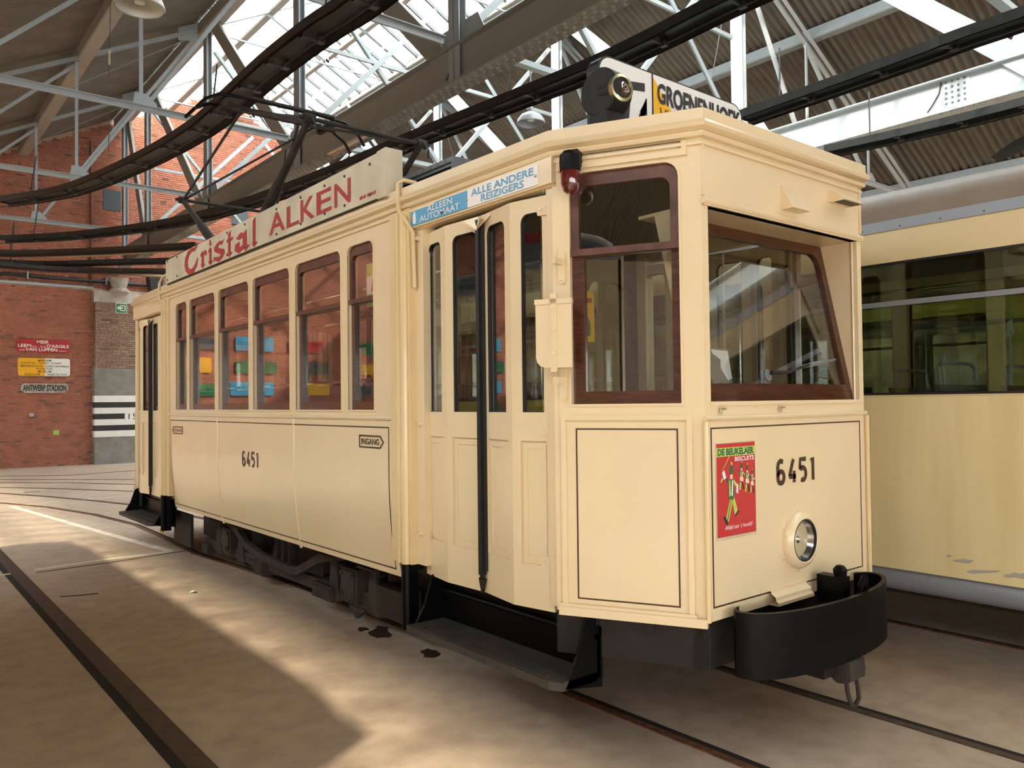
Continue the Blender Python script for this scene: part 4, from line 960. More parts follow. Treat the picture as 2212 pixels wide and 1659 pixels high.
# numbers, arrows
CS = lambda u, v, d=0.0: Vector((tumble(v) - d, -u, v))
def digits(F, u0, u1, v0, v1, d, parent, mat='brown_print'):
    # tall stencil-like figures 6 4 5 1
    w = (u1 - u0); h = v1 - v0; X = lambda a: u0 + a * w; Z = lambda b: v0 + b * h; t = .055
    def arcpts(cx, cz, rx, rz, a0, a1, n=14): return [(cx + rx * math.cos(math.radians(a0 + (a1 - a0) * k / n)), cz + rz * math.sin(math.radians(a0 + (a1 - a0) * k / n))) for k in range(n + 1)]
    def stroke(pts, tx, tz):
        m = MB(); L, R = [], []
        P = [Vector((p[0] * w, p[1] * h)) for p in pts]
        for i, p in enumerate(P):
            dd = (P[min(i + 1, len(P) - 1)] - P[max(i - 1, 0)]).normalized(); nn = Vector((-dd.y, dd.x)) * t * w * .62
            L.append(p + nn); R.append(p - nn)
        m.grid([[F(u0 + l.x, v0 + l.y, d), F(u0 + r.x, v0 + r.y, d)] for l, r in zip(L, R)]); return m
    o = stroke([(.175, .90), (.11, .955), (.06, .87), (.045, .70), (.045, .3)] + arcpts(.12, .27, .075, .22, 180, 360) + arcpts(.12, .30, .075, .22, 0, 170), 1, 1)
    m4 = stroke([(.44, .98), (.34, .32), (.335, .27), (.50, .27)], 1, 1); m4b = stroke([(.455, .50), (.455, .02)], 1, 1)
    m5 = stroke([(.77, .94), (.62, .94), (.61, .56)] + arcpts(.68, .33, .085, .26, 125, -120), 1, 1); m1 = stroke([(.90, .86), (.96, .96), (.96, .02)], 1, 1)
    for q in (m4, m4b, m5, m1): o._add(q.v, q.f)
    return o.build('fleet_number', mat, parent, clean=False)
digits(CS, -6.945, -6.575, 1.165, 1.295, .003, tram); digits(FRONT, 3.51, 3.865, 1.272, 1.395, .003, tram)
m = MB(); a0, a1, z0, z1 = -4.81, -4.485, 1.405, 1.49; tip = .045
pl = [(a0, z0), (a1 - tip, z0), (a1, (z0 + z1) / 2), (a1 - tip, z1), (a0, z1)]; pi_ = [(a0 + .01, z0 + .01), (a1 - tip - .004, z0 + .01), (a1 - .013, (z0 + z1) / 2), (a1 - tip - .004, z1 - .01), (a0 + .01, z1 - .01)]
m.frame(CS, pl, pi_, .004, 0); ing = m.build('entry_arrow', 'brown_print', tram); text('lettering', 'INGANG', CS, a0 + .03, a1 - tip - .012, z0 + .022, z1 - .022, .004, 'brown_print', ing, .02)
m = MB(); m.frame(CS, [(-8.92, 1.40), (-8.61, 1.40), (-8.61, 1.48), (-8.92, 1.48), (-8.955, 1.44)], [(-8.917, 1.41), (-8.62, 1.41), (-8.62, 1.47), (-8.917, 1.47), (-8.942, 1.44)], .004, 0); ut = m.build('exit_arrow', 'brown_print', tram); text('lettering', 'UITGANG', CS, -8.905, -8.64, 1.424, 1.457, .004, 'brown_print', ut, .01)
# poster
m = MB(); m.plate(FRONT, rect(3.022, 3.334, 1.052, 1.50), .003, 0); po = m.build('poster', 'board_white', tram)
PF2 = lambda a, b, d=0.0: FRONT(3.027 + a * .302, 1.066 + b * .429, .004 + d)
def pq(pl, mat, d=.0006, name='print'): MB().sheet(PF2, pl, d).build(name, mat, po)
pq(rect(0, 1, 0, 1), 'poster_red', 0); pq(rect(0, 1, .86, .955), 'poster_lime')
text('lettering', 'DE BEUKELAER', PF2, .03, .97, .87, .945, .001, 'poster_green', po, .05); text('lettering', 'BISCUITS', PF2, .46, .97, .80, .85, .001, 'poster_white', po, .02)
text('lettering', "Altijd aan 't hoofd!", PF2, .18, .9, .06, .12, .001, 'poster_white', po, 0, .3)
def drummer(cx, cy, s, big):
    g = lambda pts: [(cx + x * s * 1.42, cy + y * s) for x, y in pts]
    if big:
        pq(g([(-.02, 0), (.06, .02), (-.07, -.33), (-.14, -.31)]), 'poster_lime'); pq(g([(0, .02), (.06, 0), (.14, -.2), (.07, -.25)]), 'poster_lime'); pq(g([(.0, .0), (.018, .01), (-.09, -.32), (-.11, -.32)]), 'poster_green', .0009)
        pq(g([(-.19, -.26), (-.15, -.25), (-.09, -.33), (-.1, -.38), (-.13, -.37)]), 'poster_dark', .001); pq(g([(.13, -.2), (.16, -.18), (.16, -.22), (.07, -.28), (.07, -.25)]), 'poster_dark', .001)
        pq(g([(.12, .16), (.16, .16), (.15, .03), (.11, .05)]), 'poster_white', .001); pq(g([(-.2, .34), (-.15, .37), (-.11, .26), (-.17, .24)]), 'poster_white', .001)
        pq(g([(-.2, .36), (-.19, .36), (.04, .62), (.03, .63)]), 'poster_lime', .0008); pq(g([(-.24, .22), (-.2, .27), (-.18, .25), (-.22, .2)]), 'poster_lime', .0008)
    pq(g([(-.06, .22), (.05, .24), (.08, .05), (.04, -.04), (-.05, -.03), (-.08, .06)]), 'poster_green', .0008); pq(g([(-.05, .22), (-.02, .22), (-.01, .02), (-.05, .0)]), 'poster_lime', .001); pq(g([(.02, .22), (.045, .22), (.03, .0), (.0, .02)]), 'poster_white', .001)
    pq(g([(-.06, .22), (-.05, .16), (-.16, .29), (-.12, .3)]), 'poster_green', .0009); pq(g([(.05, .24), (.14, .16), (.12, .12), (.06, .17)]), 'poster_lime', .0009)
    pq(g([(-.025, .24), (.03, .24), (.035, .3), (-.02, .3)]), 'poster_flesh', .001); pq(g([(-.03, .30), (.04, .31), (.06, .42), (-.02, .42)]), 'poster_green', .0011); pq(circ(cx + .02 * s, cy + .45 * s, .025 * s, 10), 'poster_lime', .0011)
    if not big: pq(g([(-.06, -.02), (.0, -.02), (-.05, -.22), (-.1, -.2)]), 'poster_lime', .0007); pq(g([(.0, -.02), (.05, -.02), (.1, -.2), (.06, -.23)]), 'poster_dark', .0007); pq(g([(-.07, .1), (.07, .08), (.07, -.02), (-.07, 0)]), 'poster_flesh', .0012)
drummer(.36, .42, .80, True); drummer(.63, .58, .46, False); drummer(.78, .55, .46, False); drummer(.91, .52, .40, False)
# headlamp
o = FRONT(3.70, .982, 0)
m = MB(); m.lathe(o, (0, -1, 0), [(.145, 0), (.145, .02), (.135, .035), (.112, .045), (.104, .04), (.102, .02)], 36); hl = m.build('headlamp', 'cream', tram, smooth=True)
MB().lathe(o, (0, -1, 0), [(.104, .038), (.09, .0), (.06, -.035), (.02, -.05), (0, -.05)], 32).build('reflector', 'reflector', hl, smooth=True)
MB().lathe(o, (0, -1, 0), [(.104, .03), (.07, .044), (.03, .05), (0, .051)], 32).build('lens', 'glass', hl, smooth=True)
MB().lathe(o, (0, -1, 0), [(.108, .034), (.108, .042), (.101, .042), (.101, .03)], 32).build('lens_ring', 'rubber', hl, smooth=True)
MB().lathe((o.x, o.y, o.z), (0, -1, 0), [(.018, -.03), (.02, .0), (.0, .01)], 12).build('bulb', 'chrome', hl, smooth=True)
bolts('lamp_screw', 'cream', hl, [((o.x + .155 * math.cos(PI / 6 + k * PI / 3), o.y, o.z + .155 * math.sin(PI / 6 + k * PI / 3)), (0, -1, 0)) for k in range(6)], [(.009, 0), (.007, .006), (0, .007)])
# visor vents, latches, wiper, card, small moulding
m = MB(); m.prism([FRONT(3.60, 2.655, .07), FRONT(3.60, 2.655, 0), FRONT(3.60, 2.78, 0)], (.16, 0, 0)); m.build('visor_vent', 'cream', tram)
m = MB(); A = [FRONT(4.06, 2.76, .10), FRONT(4.06, 2.76, 0), FRONT(4.06, 2.83, 0), FRONT(4.06, 2.82, .03)]; m.ring(A, [p + Vector((.2, 0, 0)) for p in A]); m.poly(A); m.poly([p + Vector((.2, 0, 0)) for p in A]); v2 = m.build('visor_vent', 'cream', tram)
MB().box(FRONT(4.075, 2.758, .085), FRONT(4.245, 2.759, .03)).build('vent_slot', 'black_print', v2)
for x in (3.06, 3.545):
    m = MB(); q = FRONT(x, 1.652, .0); m.box(q, FRONT(x + .03, 1.66, .02)); m.tube([FRONT(x, 1.66, .01), FRONT(x - .006, 1.635, .016)], .005, 6); m.build('window_latch', 'brass', tram)
m = MB(); m.sweep([(3.42, 2.24), (3.74, 2.24)], [(0, .70), (.06, .70), (.06, .715), (.045, .725), (.045, .74), (.02, .755), (.02, .765), (0, .765)]); m.build('step_moulding', 'cream', tram)
yw = lambda z: 2.275 + (z - 1.686) * .205
W = lambda u, v, d=0.0: Vector((u, yw(v) - d, v))
wi = MB().plate(W, circ(3.56, 1.82, .03, 12), .0, -.015).build('windscreen_wiper', 'grey_paint', tram)
MB().tube([W(3.56, 1.83, .02), W(3.7, 1.835, .03), W(3.93, 1.88, .02)], [.012, .009, .007], 8).build('wiper_arm', 'black_matte', wi)
MB().tube([W(3.78, 1.855, .015), W(4.0, 1.885, .008), W(4.24, 1.915, .006)], [.006, .014, .006], 6).build('wiper_blade', 'grey_paint', wi)
cd = MB().plate(W, [(3.115, 1.778), (3.275, 1.778), (3.29, 1.945), (3.135, 1.95)], -.022, -.026).build('window_card', 'paper_grey', tram)
MB().plate(W, [(3.15, 1.94), (3.28, 1.935), (3.275, 1.80), (3.24, 1.79), (3.20, 1.85), (3.21, 1.89), (3.155, 1.92)], -.020, -.0215).build('torn_paper', 'paper_white', cd)
# tail lamp, mirror back, brackets on the corner bay
q = TAPER(.125, 2.86, 0)
m = MB(); m.beam(q, TAPER(.125, 2.86, .08), .07, .07); m.lathe(TAPER(.125, 2.79, .085), (0, 0, 1), [(.05, 0), (.052, .04), (.05, .075), (.03, .095), (0, .1)], 20); tl = m.build('signal_lamp', 'black_gloss', tram, smooth=True)
MB().lathe(TAPER(.125, 2.79, .085), (0, 0, 1), [(.046, .005), (.045, -.06), (.034, -.095), (.018, -.108), (0, -.11)], 20).build('red_lens', 'red_glass', tl, smooth=True)
m = MB(); m.plate(TAPER, [(-.065, 2.185), (-.065, 1.91), (-.058, 1.885), (-.04, 1.867), (-.015, 1.86), (.118, 1.86), (.118, 2.185)], .075, .06); mi = m.build('mirror_back', 'cream', tram)
MB().plate(TAPER, rect(-.068, .121, 2.165, 2.19), .082, .055).build('top_fold', 'cream', mi)
m = MB(); m.plate(TAPER, rect(.012, .045, 1.84, 2.215), .082, .07); m.build('clamp_strap', 'cream', mi)
bolts('strap_bolt', 'cream', mi, [(TAPER(.028, z, .082), TAPER(0, 0, 1) - TAPER(0, 0, 0)) for z in (1.93, 2.04, 2.15)], [(.012, 0), (.011, .008), (0, .009)], 6)
for z0, z1 in ((2.27, 2.44), (1.70, 1.86)):
    m = MB(); m.plate(TAPER, rrect(.03, .066, z0, z1, .018, .018), .012, 0); m.beam(TAPER(.048, (z0 + z1) / 2 + .02, .01), TAPER(.03, (z0 + z1) / 2 + .02, .075), .022, .03)
    m.lathe(TAPER(.048, z0 + .02, .012), TAPER(0, 0, 1) - TAPER(0, 0, 0), [(.009, 0), (.007, .006), (0, .007)], 8); m.build('mirror_bracket', 'cream', tram)
# grab hooks at the saloon corners
for s in (1, -1):
    Y = (lambda y: y) if s > 0 else (lambda y: 2 * YM - y)
    pts = [(2.66, Y(4.17), 3.06), (2.585, Y(4.20), 3.075), (2.555, Y(4.215), 3.05), (2.552, Y(4.21), 2.95), (2.552, Y(4.20), 2.88), (2.57, Y(4.14), 2.80), (2.60, Y(4.12), 2.74), (2.61, Y(4.12), 2.4)]
    if s < 0: pts = [(2.58, 9.05, 3.135), (2.57, 9.2, 3.12), (2.56, 9.29, 3.06), (2.555, 9.3, 2.95), (2.56, 9.28, 2.87), (2.58, 9.2, 2.84)]
    MB().tube(pts, .014, 8).build('grab_hook', 'cream_post', tram, smooth=True)

# roof gear
m = MB(); rb = MB().box((2.85, 4.02, 3.05), (4.5, 4.75, 3.19)).build('resistor_box', 'black_matte', tram)
sl = MB(); sl.box((0, 0, 0), (1.7, .075, .03)); sle = sl.mesh('cover_slat', 'grey_paint')
B((2.82, 4.0, 3.06), (4.53, 4.02, 3.19)).build('end_board', 'grey_paint', rb)
for k in range(9): inst(sle, 'cover_slat', rb, Matrix.Translation((2.82, 4.0 + k * .085, 3.19)))
B((2.835, 4.02, 3.17), (2.85, 4.75, 3.19)).build('edge_board', 'grey_paint', rb)
rb2 = MB().box((3.35, 3.7, 3.1), (4.3, 3.98, 3.22)).build('resistor_box', 'grey_paint', tram)
for k in range(4): inst(sle, 'cover_slat', rb2, Matrix.Translation((3.33, 3.68 + k * .08, 3.22)) @ Matrix.Diagonal((.58, 1, 1, 1)))
# destination box
DF = face((0, 2.93, 0), (1, 0, 0), (0, -1, 0))
m = MB(); m.plate(DF, rrect(2.95, 4.22, 3.05, 3.51, .09, .02), .05, -.03); db = m.build('destination_box', 'black_print', tram)
MB().plate(DF, rrect(2.965, 4.205, 3.06, 3.50, .08, .01), .054, .05).build('white_panel', 'white_sign', db)
MB().plate(DF, [(3.378, 3.06), (3.70, 3.06), (3.62, 3.24), (3.38, 3.48), (3.378, 3.48)], .057, .054).build('yellow_corner', 'yellow_sign', db)
MB().plate(DF, rect(3.370, 3.378, 3.06, 3.50), .058, .05).build('divider', 'black_print', db)
text('lettering', 'GROENENHOEK', DF, 3.41, 4.19, 3.345, 3.462, .059, 'black_print', db, .035); text('lettering', 'VLAM', DF, 3.43, 3.66, 3.22, 3.325, .059, 'black_print', db)
m = MB(); m.plate(DF, [(3.03, 3.345), (3.31, 3.385), (3.31, 3.43), (3.03, 3.39)], .057, .054); m.plate(DF, [(3.10, 3.06), (3.16, 3.06), (3.20, 3.37), (3.14, 3.37)], .057, .054)
m.plate(DF, [(3.16, 3.06), (3.21, 3.06), (3.32, 3.28), (3.32, 3.35)], .057, .054); m.plate(DF, [(3.27, 3.06), (3.325, 3.06), (3.325, 3.35), (3.27, 3.27)], .057, .054); m.build('company_mark', 'black_print', db)
# round marker lamp
q = ony(1292, 197, 2.70)
m = MB(); m.lathe(q, (-1, -.08, 0), [(0, -.13), (.108, -.13), (.115, -.12), (.115, -.005), (.11, 0), (0, 0)], 32); m.box((q.x + .0, q.y - .05, 3.02), (q.x + .13, q.y + .06, q.z - .08)); ml = m.build('marker_lamp', 'black_matte', tram, smooth=True)
l = ony(1341, 191, 2.60)
MB().tube([l + Vector((0, .1, 0)), l + Vector((0, -.01, 0))], .058, 20).build('lamp_barrel', 'black_matte', ml, smooth=True)
MB().lathe(l, (-.15, -1, 0), [(.058, -.03), (.066, -.01), (.066, .012), (.052, .016), (.050, .0)], 24).build('lamp_ring', 'brass', ml, smooth=True)
MB().lathe(l, (-.15, -1, 0), [(.052, .002), (.03, .010), (0, .012)], 20).build('lens', 'dark_lens', ml, smooth=True)
# pantograph
YP = 8.4; pan = MB().box((2.95, 7.5, 3.2), (4.41, 7.56, 3.27)).box((2.95, 9.24, 3.2), (4.41, 9.3, 3.27)).box((3.0, 7.5, 3.2), (3.06, 9.3, 3.27)).box((4.3, 7.5, 3.2), (4.36, 9.3, 3.27)).build('pantograph', 'grime_iron', tram)
KZ = 4.25
for s, yk in ((-1, 6.6), (1, 10.2)):
    for x in (3.09, 4.27):
        MB().tube([(x, YP + s * .25, 3.25), (x, (YP + s * .25) * .45 + yk * .55, 3.25 + (KZ - 3.25) * .55), (x, (YP + s * .25) * .4 + yk * .6, 3.25 + (KZ - 3.25) * .6), (x, yk, KZ)], [.055, .05, .038, .03], 10).build('lower_arm', 'grime_iron', pan, smooth=True)
        MB().tube([(x, yk, KZ), (3.68 + (x - 3.68) * .55 - .2, YP - s * .0, 4.86)], .016, 6).build('upper_rod', 'cable', pan)
        MB().lathe((x - .05, yk, KZ), (1, 0, 0), [(0, 0), (.045, 0), (.045, .1), (0, .1)], 10).build('knee_joint', 'grime_iron', pan)
        MB().tube([(x, yk - .05, KZ), (x + .02, yk - .1, KZ - .08), (x + .05, yk - .05, KZ - .14)], .01, 5).build('shunt_cable', 'cable', pan)
    MB().tube([(3.0, yk, KZ), (4.36, yk, KZ)], .02, 8).build('cross_tube', 'grime_iron', pan)
    MB().tube([(3.09, yk, KZ), (4.0, YP, 4.86)], .014, 6).build('cross_brace', 'cable', pan)
for yy in (YP - .17, YP + .17):
    m = MB(); m.tube([(2.62, yy, 4.72), (2.72, yy, 4.84), (2.86, yy, 4.92), (3.1, yy, 4.94), (4.0, yy, 4.94), (4.3, yy, 4.92), (4.46, yy, 4.82), (4.54, yy, 4.70)], .018, 8); m.build('collector_bow', 'black_gloss', pan, smooth=True)
    B((2.98, yy - .03, 4.94), (4.15, yy + .03, 4.965)).build('contact_strip', 'grime_iron', pan)
MB().tube([(2.95, YP, 4.86), (4.25, YP, 4.86)], .022, 8).build('head_tube', 'grime_iron', pan)
for x in (2.98, 4.15): MB().beam((x, YP - .2, 4.88), (x, YP + .2, 4.88), .05, .05).build('head_cradle', 'grime_iron', pan)

# running gear
tk = MB(); tk.beam((2.97, 4.6, .20), (2.97, 8.95, .20), .05, .10); tk.box((2.95, 4.6, .25), (2.99, 5.9, .28)); tr = tk.build('truck_frame', 'grime_iron', tram)
for yy in (5.55, 8.2):
    for xx in (3.18, 4.18):
        m = MB(); m.lathe((xx - .05, yy, .39), (1, 0, 0), [(0, 0), (.08, 0), (.1, .03), (.3, .03), (.34, 0), (.375, 0), (.38, .12), (.3, .12), (0, .1)], 32); m.build('wheel', 'grime_iron', tr, smooth=True)
    MB().tube([(2.95, yy, .39), (4.4, yy, .39)], .06, 10).build('axle', 'grime_iron', tr)
    m = MB(); m.box((2.90, yy - .13, .2), (3.02, yy + .13, .44)); m.box((2.885, yy - .1, .23), (2.90, yy + .1, .42))
    for dy in (-.08, .08):
        for dz in (.25, .40): m.lathe((2.885, yy + dy, dz), (-1, 0, 0), [(.016, 0), (.014, .015), (0, .016)], 6)
    m.build('axle_box', 'grime_iron', tr)
    for s in (-1, 1):
        m = MB(); pts = []
        for k in range(49): a = k / 48 * 2 * PI * 5; pts.append((2.99 + .05 * math.cos(a), yy + s * .30 + .05 * math.sin(a), .3 + .22 * k / 48))
        m.tube(pts, .014, 6); m.build('coil_spring', 'grime_iron', tr, smooth=True)
        m = MB(); m.prism([(2.93, yy + s * .22, .14), (2.93, yy + s * .40, .14), (2.93, yy + s * .36, .5), (2.93, yy + s * .28, .5)], (.03, 0, 0)); m.box((2.86, yy + s * .2, .48), (3.05, yy + s * .45, .5)); m.build('spring_hanger', 'grime_iron', tr)
        m = MB(); m.prism([(3.0, yy + s * .42, .25), (3.0, yy + s * .50, .25), (3.0, yy + s * .46, .52), (3.0, yy + s * .42, .52)], (.1, 0, 0)); m.build('brake_shoe', 'grime_iron', tr)
bw = [(8.35, .55), (8.1, .52), (7.9, .46), (7.62, .34), (7.3, .29), (6.62, .26), (6.45, .28), (6.05, .44), (5.7, .52), (5.4, .56)]
m = MB(); rows = [[(2.88, y, z - .035), (2.88, y, z + .035), (2.93, y, z + .035), (2.93, y, z - .035), (2.88, y, z - .035)] for y, z in bw]; m.grid(rows); m.build('bow_bar', 'grime_iron', tr)
for y0, y1, z0, z1 in ((5.84, 6.19, .12, .24), (7.25, 7.45, .1, .24), (8.75, 8.95, .1, .2), (4.82, 5.15, .24, .38)):
    m = MB(); m.box((2.90, y0, z0), (3.04, y1, z1)); m.box((2.89, y0 + .02, z0 + .02), (2.9, y1 - .02, z1 - .02)); m.build('iron_casing', 'grime_iron', tr)
MB().prism([(2.93, 5.35, .15), (2.93, 5.62, .15), (2.93, 5.5, .06)], (.04, 0, 0)).build('lower_bracket', 'grime_iron', tr); MB().prism([(2.93, 7.75, .2), (2.93, 7.45, .2), (2.93, 7.45, .08)], (.04, 0, 0)).build('lower_bracket', 'grime_iron', tr)
B((2.87, 4.72, .2), (3.02, 5.08, .40)).build('battery_box', 'black_matte', tr)
B((3.1, 8.75, .2), (4.3, 9.5, .6)).build('underfloor_filler', 'black_matte', tr); B((3.1, 4.5, .2), (4.3, 5.0, .6)).build('underfloor_filler', 'black_matte', tr)  # dark boxes added so the lit floor beyond doesn't show under the tram
B((3.3, 5.0, .25), (4.1, 8.8, .58)).build('underfloor_block', 'black_matte', tr)  # long dark block added to fill the see-through underside
m = MB()
for y in (6.9, 7.05, 7.2): m.box((3.02, y, .25), (3.06, y + .06, .58))
m.box((3.0, 6.2, .45), (3.3, 7.4, .5)); m.box((3.1, 6.4, .2), (4.2, 7.3, .55)); m.build('motor_casing', 'grime_iron', tr)
m = MB(); m.box((2.9, 4.4, .56), (4.46, 9.0, .62)); m.box((2.8, 4.4, .62), (2.84, 9.0, .8)); m.box((4.52, 4.4, .62), (4.56, 9.0, .8)); m.build('underframe', 'black_matte', tram)
B((2.97, 2.4, .55), (4.39, 4.4, .82)).build('platform_frame', 'black_matte', tram); B((2.97, 9.02, .55), (4.39, 11.0, .82)).build('platform_frame', 'black_matte', tram)
B((2.8, 9.0, .14), (2.83, 9.6, .5)).build('mud_flap', 'black_matte', tram)
m = MB(); q = onx(350, 1146, 2.72); m.tube([q + Vector((0, .06, 0)), q + Vector((0, -.06, .005))], .014, 8); m.lathe(q, (0, 0, 1), [(.02, -.03), (.02, .03), (0, .035)], 8); m.build('air_tap', 'yellow_tap', tram)
# card hanging inside the last saloon window
CF = face((2.70, 0, 0), (0, -1, 0), (-1, 0, 0))
hc = MB().plate(CF, rect(-4.88, -4.70, 2.36, 2.66), 0, -.004).build('window_bill', 'poster_lime', tram)
MB().plate(CF, rect(-4.87, -4.71, 2.45, 2.57), .002, 0).build('print', 'white_sign', hc); MB().plate(CF, [(-4.81, 2.46), (-4.75, 2.46), (-4.74, 2.55), (-4.79, 2.56)], .003, .002).build('print', 'red_print', hc)

CF2 = face((2.80, 3.05, 0), (.335, -.64, 0), (-.64, -.335, 0))
hb = MB().plate(CF2, rrect(.10, .20, 2.0, 2.26, .03, .0), 0, -.004).build('window_bill', 'yellow_sign', tram); MB().plate(CF2, rect(.11, .19, 2.20, 2.225), .002, 0).build('print', 'red_print', hb); MB().plate(CF2, [(.14, 2.03), (.18, 2.03), (.18, 2.1), (.165, 2.13), (.165, 2.17), (.155, 2.17), (.155, 2.13), (.14, 2.1)], .002, 0).build('print', 'poster_green', hb)
# ------------------------------------------------------------------ parked trams
def parked_tram(xc, y0, y1, hw, label, mats, wins, ztop=2.62, seats=True, red_board=False, near_detail=False, zo=0.0):
    low, upp, roofm, glassm = mats
    root = tag(empty('parked_tram'), label, 'tram')
    for s in (-1, 1):
        F = face((xc + s * hw, 0, 0), (0, s, 0), (s, 0, 0)); U = lambda y: y * s
        def R(a, b, *r): return rrect(min(U(a), U(b)), max(U(a), U(b)), *r)
        MB().plate(F, [(U(y0), .54), (U(y1), .54), (U(y1), 1.70), (U(y0), 1.70)], 0, -.04).build('side_panel', low, root)
        m = MB()
        for i, (a, b) in enumerate(wins):
            lo = y0 if i == 0 else (wins[i - 1][1] + a) / 2; hi = y1 if i == len(wins) - 1 else (b + wins[i + 1][0]) / 2
            m.frame(F, R(lo, hi, 1.70, 2.84 + zo), R(a, b, 1.715, ztop, .08, .03), 0, -.05)
        m.build('upper_wall', upp, root)
        for a, b in wins:
            m = MB(); m.frame(F, R(a, b, 1.715, ztop, .08, .03), R(a + .015, b - .015, 1.73, ztop - .015, .07, .025), -.004, -.03); w = m.build('window_frame', 'rubber', root)
            MB().plate(F, R(a + .01, b - .01, 1.725, ztop - .01, .07, .02), -.016, -.02).build('pane', glassm, w)
            MB().plate(F, R(a + .015, b - .015, 2.32, 2.355), -.006, -.05).build('hopper_rail', 'trim_grey', w)
        MB().plate(F, R(y0, y1, 2.835 + zo, 2.905 + zo), .012, -.02).build('gutter_strip', 'trim_grey', root)
        if s < 0 and near_detail:
            m = MB(); y = y0 + .2
            while y < y1: m.lathe(F(U(y), 2.855, .012), (s, 0, 0), [(.008, 0), (.006, .004), (0, .005)], 8); y += .26
            m.build('strip_screw', 'grey_paint', root)['kind'] = 'stuff'
        MB().tube([(xc + s * (hw - .10), y0 + .1, .47), (xc + s * (hw - .10), y1 - .1, .47)], .09, 12).build('skirt_tube', 'trim_grey', root, smooth=True)
    prof = [(-hw - .01, 2.90), (-hw + .02, 2.99), (-hw + .09, 3.08), (-hw + .22, 3.15), (-hw * .5, 3.24), (0, 3.28), (hw * .5, 3.24), (hw - .22, 3.15), (hw - .09, 3.08), (hw - .02, 2.99), (hw + .01, 2.90)]
    m = MB(); NE = 8; rows = []
    ys = [(y0 - .02, .72), (y0 + .1, .86), (y0 + .35, .96), (y0 + .8, 1), (y1 - .8, 1), (y1 - .35, .96), (y1 - .1, .86), (y1 + .02, .72)]
    for y, f in ys: rows.append([(xc + x * f, y, 2.90 + zo + (z - 2.90) * f) for x, z in prof])
    m.grid(rows); m.poly(rows[0]); m.poly(rows[-1]); m.build('roof', roofm, root, smooth=True)
    for yy, d in ((y0, -1), (y1, 1)):
        F = face((xc, yy, 0), (-d, 0, 0), (0, d, 0)); m = MB()
        m.frame(F, rrect(-hw * .9, hw * .9, 1.6, 2.9 + zo), rrect(-hw * .75, hw * .75, 1.75, 2.6, .1, .03), .05, 0); m.plate(F, rect(-hw * .9, hw * .9, .54, 1.6), .05, 0); e = m.build('end_wall', low, root)
        for sx in (-1, 1): m = MB(); m.prism([(xc + sx * hw * .9, yy + d * .05, .54), (xc + sx * hw, yy, .54), (xc + sx * hw, yy, 2.9 + zo), (xc + sx * hw * .9, yy + d * .05, 2.9 + zo)], (0, -d * .03, 0)); m.build('end_corner', upp, root)
        MB().plate(F, rect(-hw * .76, hw * .76, 1.74, 2.61), .02, .016).build('end_pane', glassm, e)
        MB().lathe(F(0, 1.05, .05), (0, d, 0), [(.13, 0), (.13, .03), (.1, .04), (.08, .02), (0, .01)], 20).build('headlamp', 'trim_grey', e, smooth=True)
    B((xc - hw + .06, y0 + .1, .85), (xc + hw - .06, y1 - .1, .9)).build('saloon_floor', 'dark_wood', root)
    B((xc - hw + .04, y0 + .05, 2.80), (xc + hw - .04, y1 - .05, 2.83)).build('ceiling_lining', 'lining_dark', root)
    B((xc - hw + .2, y0 + .6, .38), (xc + hw - .2, y1 - .6, .54)).build('underframe', 'black_matte', root)
    for yy in (y0 + (y1 - y0) * .25, y0 + (y1 - y0) * .75):
        for sx in (-.5, .5):
            MB().lathe((xc + sx - .05, yy, .34), (1, 0, 0), [(0, 0), (.3, 0), (.33, .0), (.33, .1), (.3, .1), (0, .1)], 24).build('wheel', 'grime_iron', root, smooth=True)
        B((xc - hw + .3, yy - .5, .2), (xc + hw - .3, yy + .5, .38)).build('truck_frame', 'grime_iron', root)
    if seats:
        sm = MB(); sm.box((0, 0, .4), (.8, .4, .47)); sm.prism([(0, .36, .45), (0, .42, .45), (0, .50, .88), (0, .45, .88)], (.8, 0, 0)); sm.box((.05, .1, 0), (.1, .3, .4)); sm.box((.7, .1, 0), (.75, .3, .4)); sme2 = sm.mesh('seat', 'leather')
        hm = MB(); hm.tube([(.1, .47, .86), (.1, .49, 1.0), (.16, .495, 1.03), (.64, .495, 1.03), (.7, .49, 1.0), (.7, .47, .86)], .014, 8); hme = hm.mesh('seat_handle', 'trim_grey', smooth=True)
        y = y0 + .9
        while y < y1 - 1:
            for x in (xc - hw + .1, xc + hw - .9):
                a = inst(sme2, 'seat', root, Matrix.Translation((x, y, .9))); inst(hme, 'seat_handle', a)
            y += .85
    for s in (-1, 1): MB().tube([(xc + s * .45, y0 + .3, 2.5), (xc + s * .45, y1 - .3, 2.5)], .014, 6).build('grab_rail', 'chrome', root)
    if red_board:
        for s in (-1, 1): B((xc + s * (hw - .34), y0 + 1.2, 3.0 + zo), (xc + s * (hw - .39), y1 - 1.2, 3.3 + zo)).build('roof_board', 'red_sign', root)
    return root
t2 = parked_tram(6.52, -5.0, 8.6, 1.09, 'dirty cream parked tram with brown roof at the right picture edge', ('tram_dirty', 'tram_upper', 'tram_roof', 'glass_green'),
                 [(-4.6, -3.0), (-2.85, -1.2), (-1.05, .75), (.9, 3.4), (3.55, 5.2), (5.35, 6.9), (7.05, 8.3)], near_detail=True)
